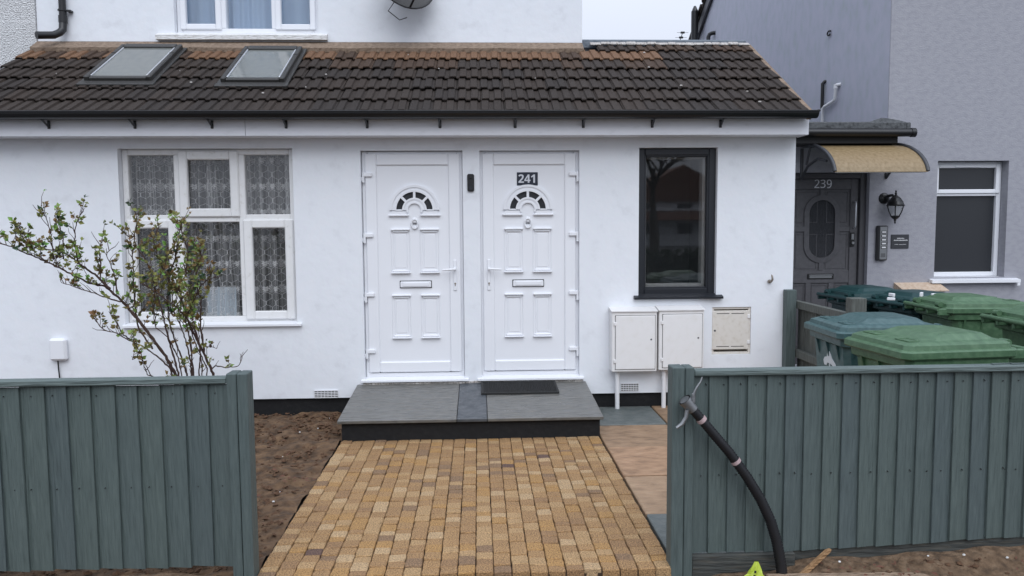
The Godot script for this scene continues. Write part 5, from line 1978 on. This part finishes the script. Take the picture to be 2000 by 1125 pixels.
# ------------------------------------------------------------------ loose things by the fence
func loose_things() -> void:
	var t := thing("suction_hose", "ribbed black suction hose with a metal coupling leaning on the fence", "hose")
	var cv := Curve3D.new()
	var pts := [Vector3(1.012, .822, 3.468), Vector3(1.058, .768, 3.462), Vector3(1.13, .683, 3.455), Vector3(1.215, .583, 3.448), Vector3(1.30, .465, 3.446), Vector3(1.368, .355, 3.446), Vector3(1.42, .245, 3.45), Vector3(1.452, .14, 3.455), Vector3(1.472, .03, 3.462), Vector3(1.482, -.06, 3.468)]
	for k in pts.size():
		var tg := Vector3.ZERO
		if k > 0 and k < pts.size() - 1:
			tg = (pts[k + 1] - pts[k - 1]) * .17
		cv.add_point(pts[k], -tg, tg)
	var ln := cv.get_baked_length()
	var path := []
	var rad := []
	var n := int(ln / .0035)
	for k in n + 1:
		path.append(cv.sample_baked(ln * k / n))
		rad.append((.021 + .004 * k / n) * (1.0 + (.11 if k % 4 < 2 else -.11)))
	var s := begin()
	tube(s, path, rad, 16)
	part("hose", s, M.hose, t)
	for f in [.075, .345]:
		s = begin()
		var ring := []
		for k in 5:
			ring.append(cv.sample_baked(ln * f + k * .005))
		tube(s, ring, [.0238, .0255, .0252, .0256, .0238], 16)
		part("band", s, M.band, t)
	# cast coupling with its two cam levers
	var c0 := Vector3(1.012, .822, 3.468)
	var ax: Vector3 = (pts[0] - pts[1]).normalized()
	s = begin()
	tube(s, [c0 - ax * .02, c0 + ax * .01, c0 + ax * .012, c0 + ax * .034, c0 + ax * .036, c0 + ax * .048], [.026, .027, .030, .030, .034, .033], 20, false)
	tube(s, [c0 + ax * .048, c0 + ax * .01], [.025, .023], 20, true)
	part("coupling", s, M.steel, t)
	s = begin()
	var l0 := c0 + ax * .022 + Vector3(.024, .018, .016)
	box(s, l0 + Vector3(-.010, -.012, -.006), l0 + Vector3(.008, .035, .006), .003)
	tube(s, [l0 + Vector3(0, .02, 0), l0 + Vector3(.003, .040, .0), l0 + Vector3(.016, .066, .0), l0 + Vector3(.033, .088, -.004), l0 + Vector3(.042, .112, -.006)], [.008, .007, .0055, .0045, .004], 8)
	part("lever", s, M.steel, t)
	s = begin()
	var l1 := c0 + ax * .022 + Vector3(-.008, -.026, .018)
	tube(s, [l1, l1 + Vector3(-.004, -.035, .0), l1 + Vector3(-.022, -.068, .0), l1 + Vector3(-.05, -.088, .0)], [.011, .010, .011, .008], 8)
	part("lever", s, M.steel, t)
	# plastic bag
	var bg := thing("plastic_bag", "crumpled yellow green plastic bag tied at the top on the bare earth", "bag", Vector3(1.325, -.06, 3.5))
	s = begin()
	var r := RandomNumberGenerator.new()
	r.seed = 6
	var levels := 7
	var seg := 14
	var g := []
	for j in levels:
		var v := float(j) / (levels - 1)
		var row := []
		for k in seg:
			var a := TAU * k / seg
			var rr := lerpf(.072, .008, pow(v, .8)) * (1.0 + .35 * sin(k * 2.6 + j) * (1.0 - v * .5) + r.randf_range(-.12, .12))
			row.append(Vector3(cos(a) * rr + .012 * v, v * .118, sin(a) * rr * .6))
		g.append(row)
	for j in levels - 1:
		for k in seg:
			var k1 := (k + 1) % seg
			quad(s, g[j][k1], g[j][k], g[j + 1][k], g[j + 1][k1])
	part("bag", s, M.bag, bg)
	s = begin()
	for k in 4:
		var a := .7 + k * .5
		box(s, Vector3(-.005, .02 + k * .018, 0), Vector3(.005, .032 + k * .018, .0025), 0, Transform3D(Basis(Vector3.UP, .1 * k - .5), Vector3(-.022 + k * .006, 0, .047 - k * .006)))
	part("print", s, M.black_matt, bg)
	# plank and split timber
	var pk := thing("wooden_plank", "flat pale wooden plank lying on the earth in front of the fence", "plank", Vector3(1.79, -.03, 3.535), -.03)
	s = begin()
	box(s, Vector3(-.40, -.02, -.05), Vector3(.40, .016, .25), .006)
	part("plank", s, M.board, pk)
	var tm := thing("timber_offcut", "narrow split timber offcut leaning against the gravel board", "offcut", Vector3(1.545, -.035, 3.47))
	s = begin()
	prism(s, PackedVector2Array([Vector2(0, 0), Vector2(.03, -.005), Vector2(.185, .105), Vector2(.192, .118), Vector2(.165, .112)]), 0, .02, Transform3D(Basis(Vector3.UP, .25), Vector3.ZERO))
	part("offcut", s, M.raw_wood, tm)
	# dead leaves and twigs on the earth
	var lt := thing("leaf_litter", "scattered brown dead leaves and twigs on the bare earth", "litter")
	s = begin()
	for k in 150:
		var p: Vector3
		if k < 70:
			p = Vector3(r.randf_range(-2.2, -1.14), .012, r.randf_range(.15, 3.2))
		elif k < 90:
			p = Vector3(-1.24 + r.randf_range(-.1, .12), .014, 1.98 + r.randf_range(-.05, .05))
		else:
			p = Vector3(r.randf_range(1.6, 3.0), .012 + .06 * smoothstep(1.5, 2.9, 2.3) - .03, r.randf_range(3.42, 3.6))
		var a := r.randf() * TAU
		var d := Vector3(cos(a), r.randf_range(-.1, .25), sin(a))
		var q := Vector3(-sin(a), r.randf_range(-.2, .2), cos(a))
		var sz := r.randf_range(.008, .022)
		tri(s, p, p + d * sz + q * sz * .35, p + d * sz * 2.0)
		tri(s, p, p + d * sz * 2.0, p + d * sz - q * sz * .35 + Vector3(0, sz * .3, 0))
	part("leaves", s, M.litter, lt)
	lt.get_child(0).set_meta("kind", "stuff")
	var pb := thing("pale_stones", "small pale stone chips scattered over the soil bed", "stones")
	s = begin()
	for k in 26:
		var p := Vector3(r.randf_range(-2.3, -1.14), .010, r.randf_range(.1, 3.2))
		if k > 21:
			p = Vector3(r.randf_range(1.65, 2.9), .035, r.randf_range(3.41, 3.55))
		var sz := r.randf_range(.002, .005)
		box(s, p - Vector3(sz * 1.5, sz, sz), p + Vector3(sz * 1.5, sz, sz), sz * .5)
	part("chips", s, M.white_old, pb)
	pb.get_child(0).set_meta("kind", "stuff")

# ------------------------------------------------------------------ across the street (mirrored in the window glass)
func across_the_street() -> void:
	var h := thing("opposite_house", "pale house with a red brown roof across the street, mirrored in the dark window", "house", Vector3(16.5, 0, 55))
	var s := begin()
	box(s, Vector3(-5, -.1, 0), Vector3(5, 3.5, 8))
	part("wall", s, M.render, h)
	s = begin()
	prism(s, PackedVector2Array([Vector2(-5.5, 3.5), Vector2(5.5, 3.5), Vector2(0, 6.4)]), -.4, 8.4)
	part("roof", s, M.brick_roof, h)
	s = begin()
	prism(s, PackedVector2Array([Vector2(-.4, 1.95), Vector2(-.4, 2.02), Vector2(1.42, 2.75), Vector2(1.42, 1.95)]), 0, 9.6, Transform3D(Basis(Vector3(0, 0, 1), Vector3.UP, Vector3(-1, 0, 0)), Vector3(4.8, 0, -1.44)))
	part("porch_roof", s, M.brick_roof, h)
	for x in [-3.2, 0.2, 3.2]:
		for y in [[.8, 1.8], [2.85, 3.4]]:
			s = begin()
			frame(s, x - .7, x + .7, y[0], y[1], .08, -.06, .01)
			var f := part("window", s, M.upvc, h)
			s = begin()
			box(s, Vector3(x - .64, y[0] + .06, -.03), Vector3(x + .64, y[1] - .06, -.01))
			part("pane", s, M.frosted, f)
	var hd := thing("clipped_hedge", "dark clipped hedge across the street, mirrored in the dark window", "hedge", Vector3(6.0, -.09, 21))
	var r := RandomNumberGenerator.new()
	r.seed = 88
	s = begin()
	box(s, Vector3(-7.8, 0, -.3), Vector3(7.8, .6, .3))
	part("stems", s, M.bark, hd)
	s = begin()
	for k in 5200:
		var p := Vector3(r.randf_range(-8, 8), r.randf_range(.05, .8), r.randf_range(-.45, .45))
		if r.randf() < .6:
			p.z = -.4 + r.randf_range(-.08, .05)
		var d := Vector3(r.randf_range(-1, 1), r.randf_range(-.5, 1), r.randf_range(-1, 1)).normalized() * .09
		var q := d.cross(Vector3(r.randf(), r.randf(), r.randf())).normalized() * .05
		tri(s, p, p + d + q, p + d * 1.8)
		tri(s, p, p + d * 1.8, p + d - q)
	part("foliage", s, M.hedge, hd).set_meta("kind", "stuff")
	var tr := thing("bare_tree", "bare branching tree across the street, mirrored in the dark window", "tree", Vector3(7.0, -.09, 23.5))
	s = begin()
	tube(s, [Vector3(0, -.2, 0), Vector3(.05, 1.3, 0), Vector3(0, 2.3, .1)], [.24, .19, .15], 10)
	part("trunk", s, M.bark, tr)
	s = begin()
	branch(s, Vector3(0, 2.1, .1), Vector3(0, 1, 0), 1.9, .13, 7, r)
	part("crown", s, M.bark, tr)

func branch(s: SurfaceTool, p: Vector3, d: Vector3, ln: float, rad: float, depth: int, r: RandomNumberGenerator) -> void:
	var q := p + d * ln * .5 + Vector3(r.randf_range(-.05, .05), 0, r.randf_range(-.05, .05)) * ln
	var e := p + d * ln
	tube(s, [p, q, e], [rad, rad * .85, rad * .7], 5 if depth > 3 else 3, false)
	if depth == 0:
		return
	for k in (4 if depth > 4 else 3):
		var a := r.randf() * TAU
		var side := Vector3(cos(a), r.randf_range(-.15, .5), sin(a))
		branch(s, p + d * ln * r.randf_range(.55, 1.0), (d * .75 + side * .85).normalized(), ln * r.randf_range(.58, .78), rad * .58, depth - 1, r)
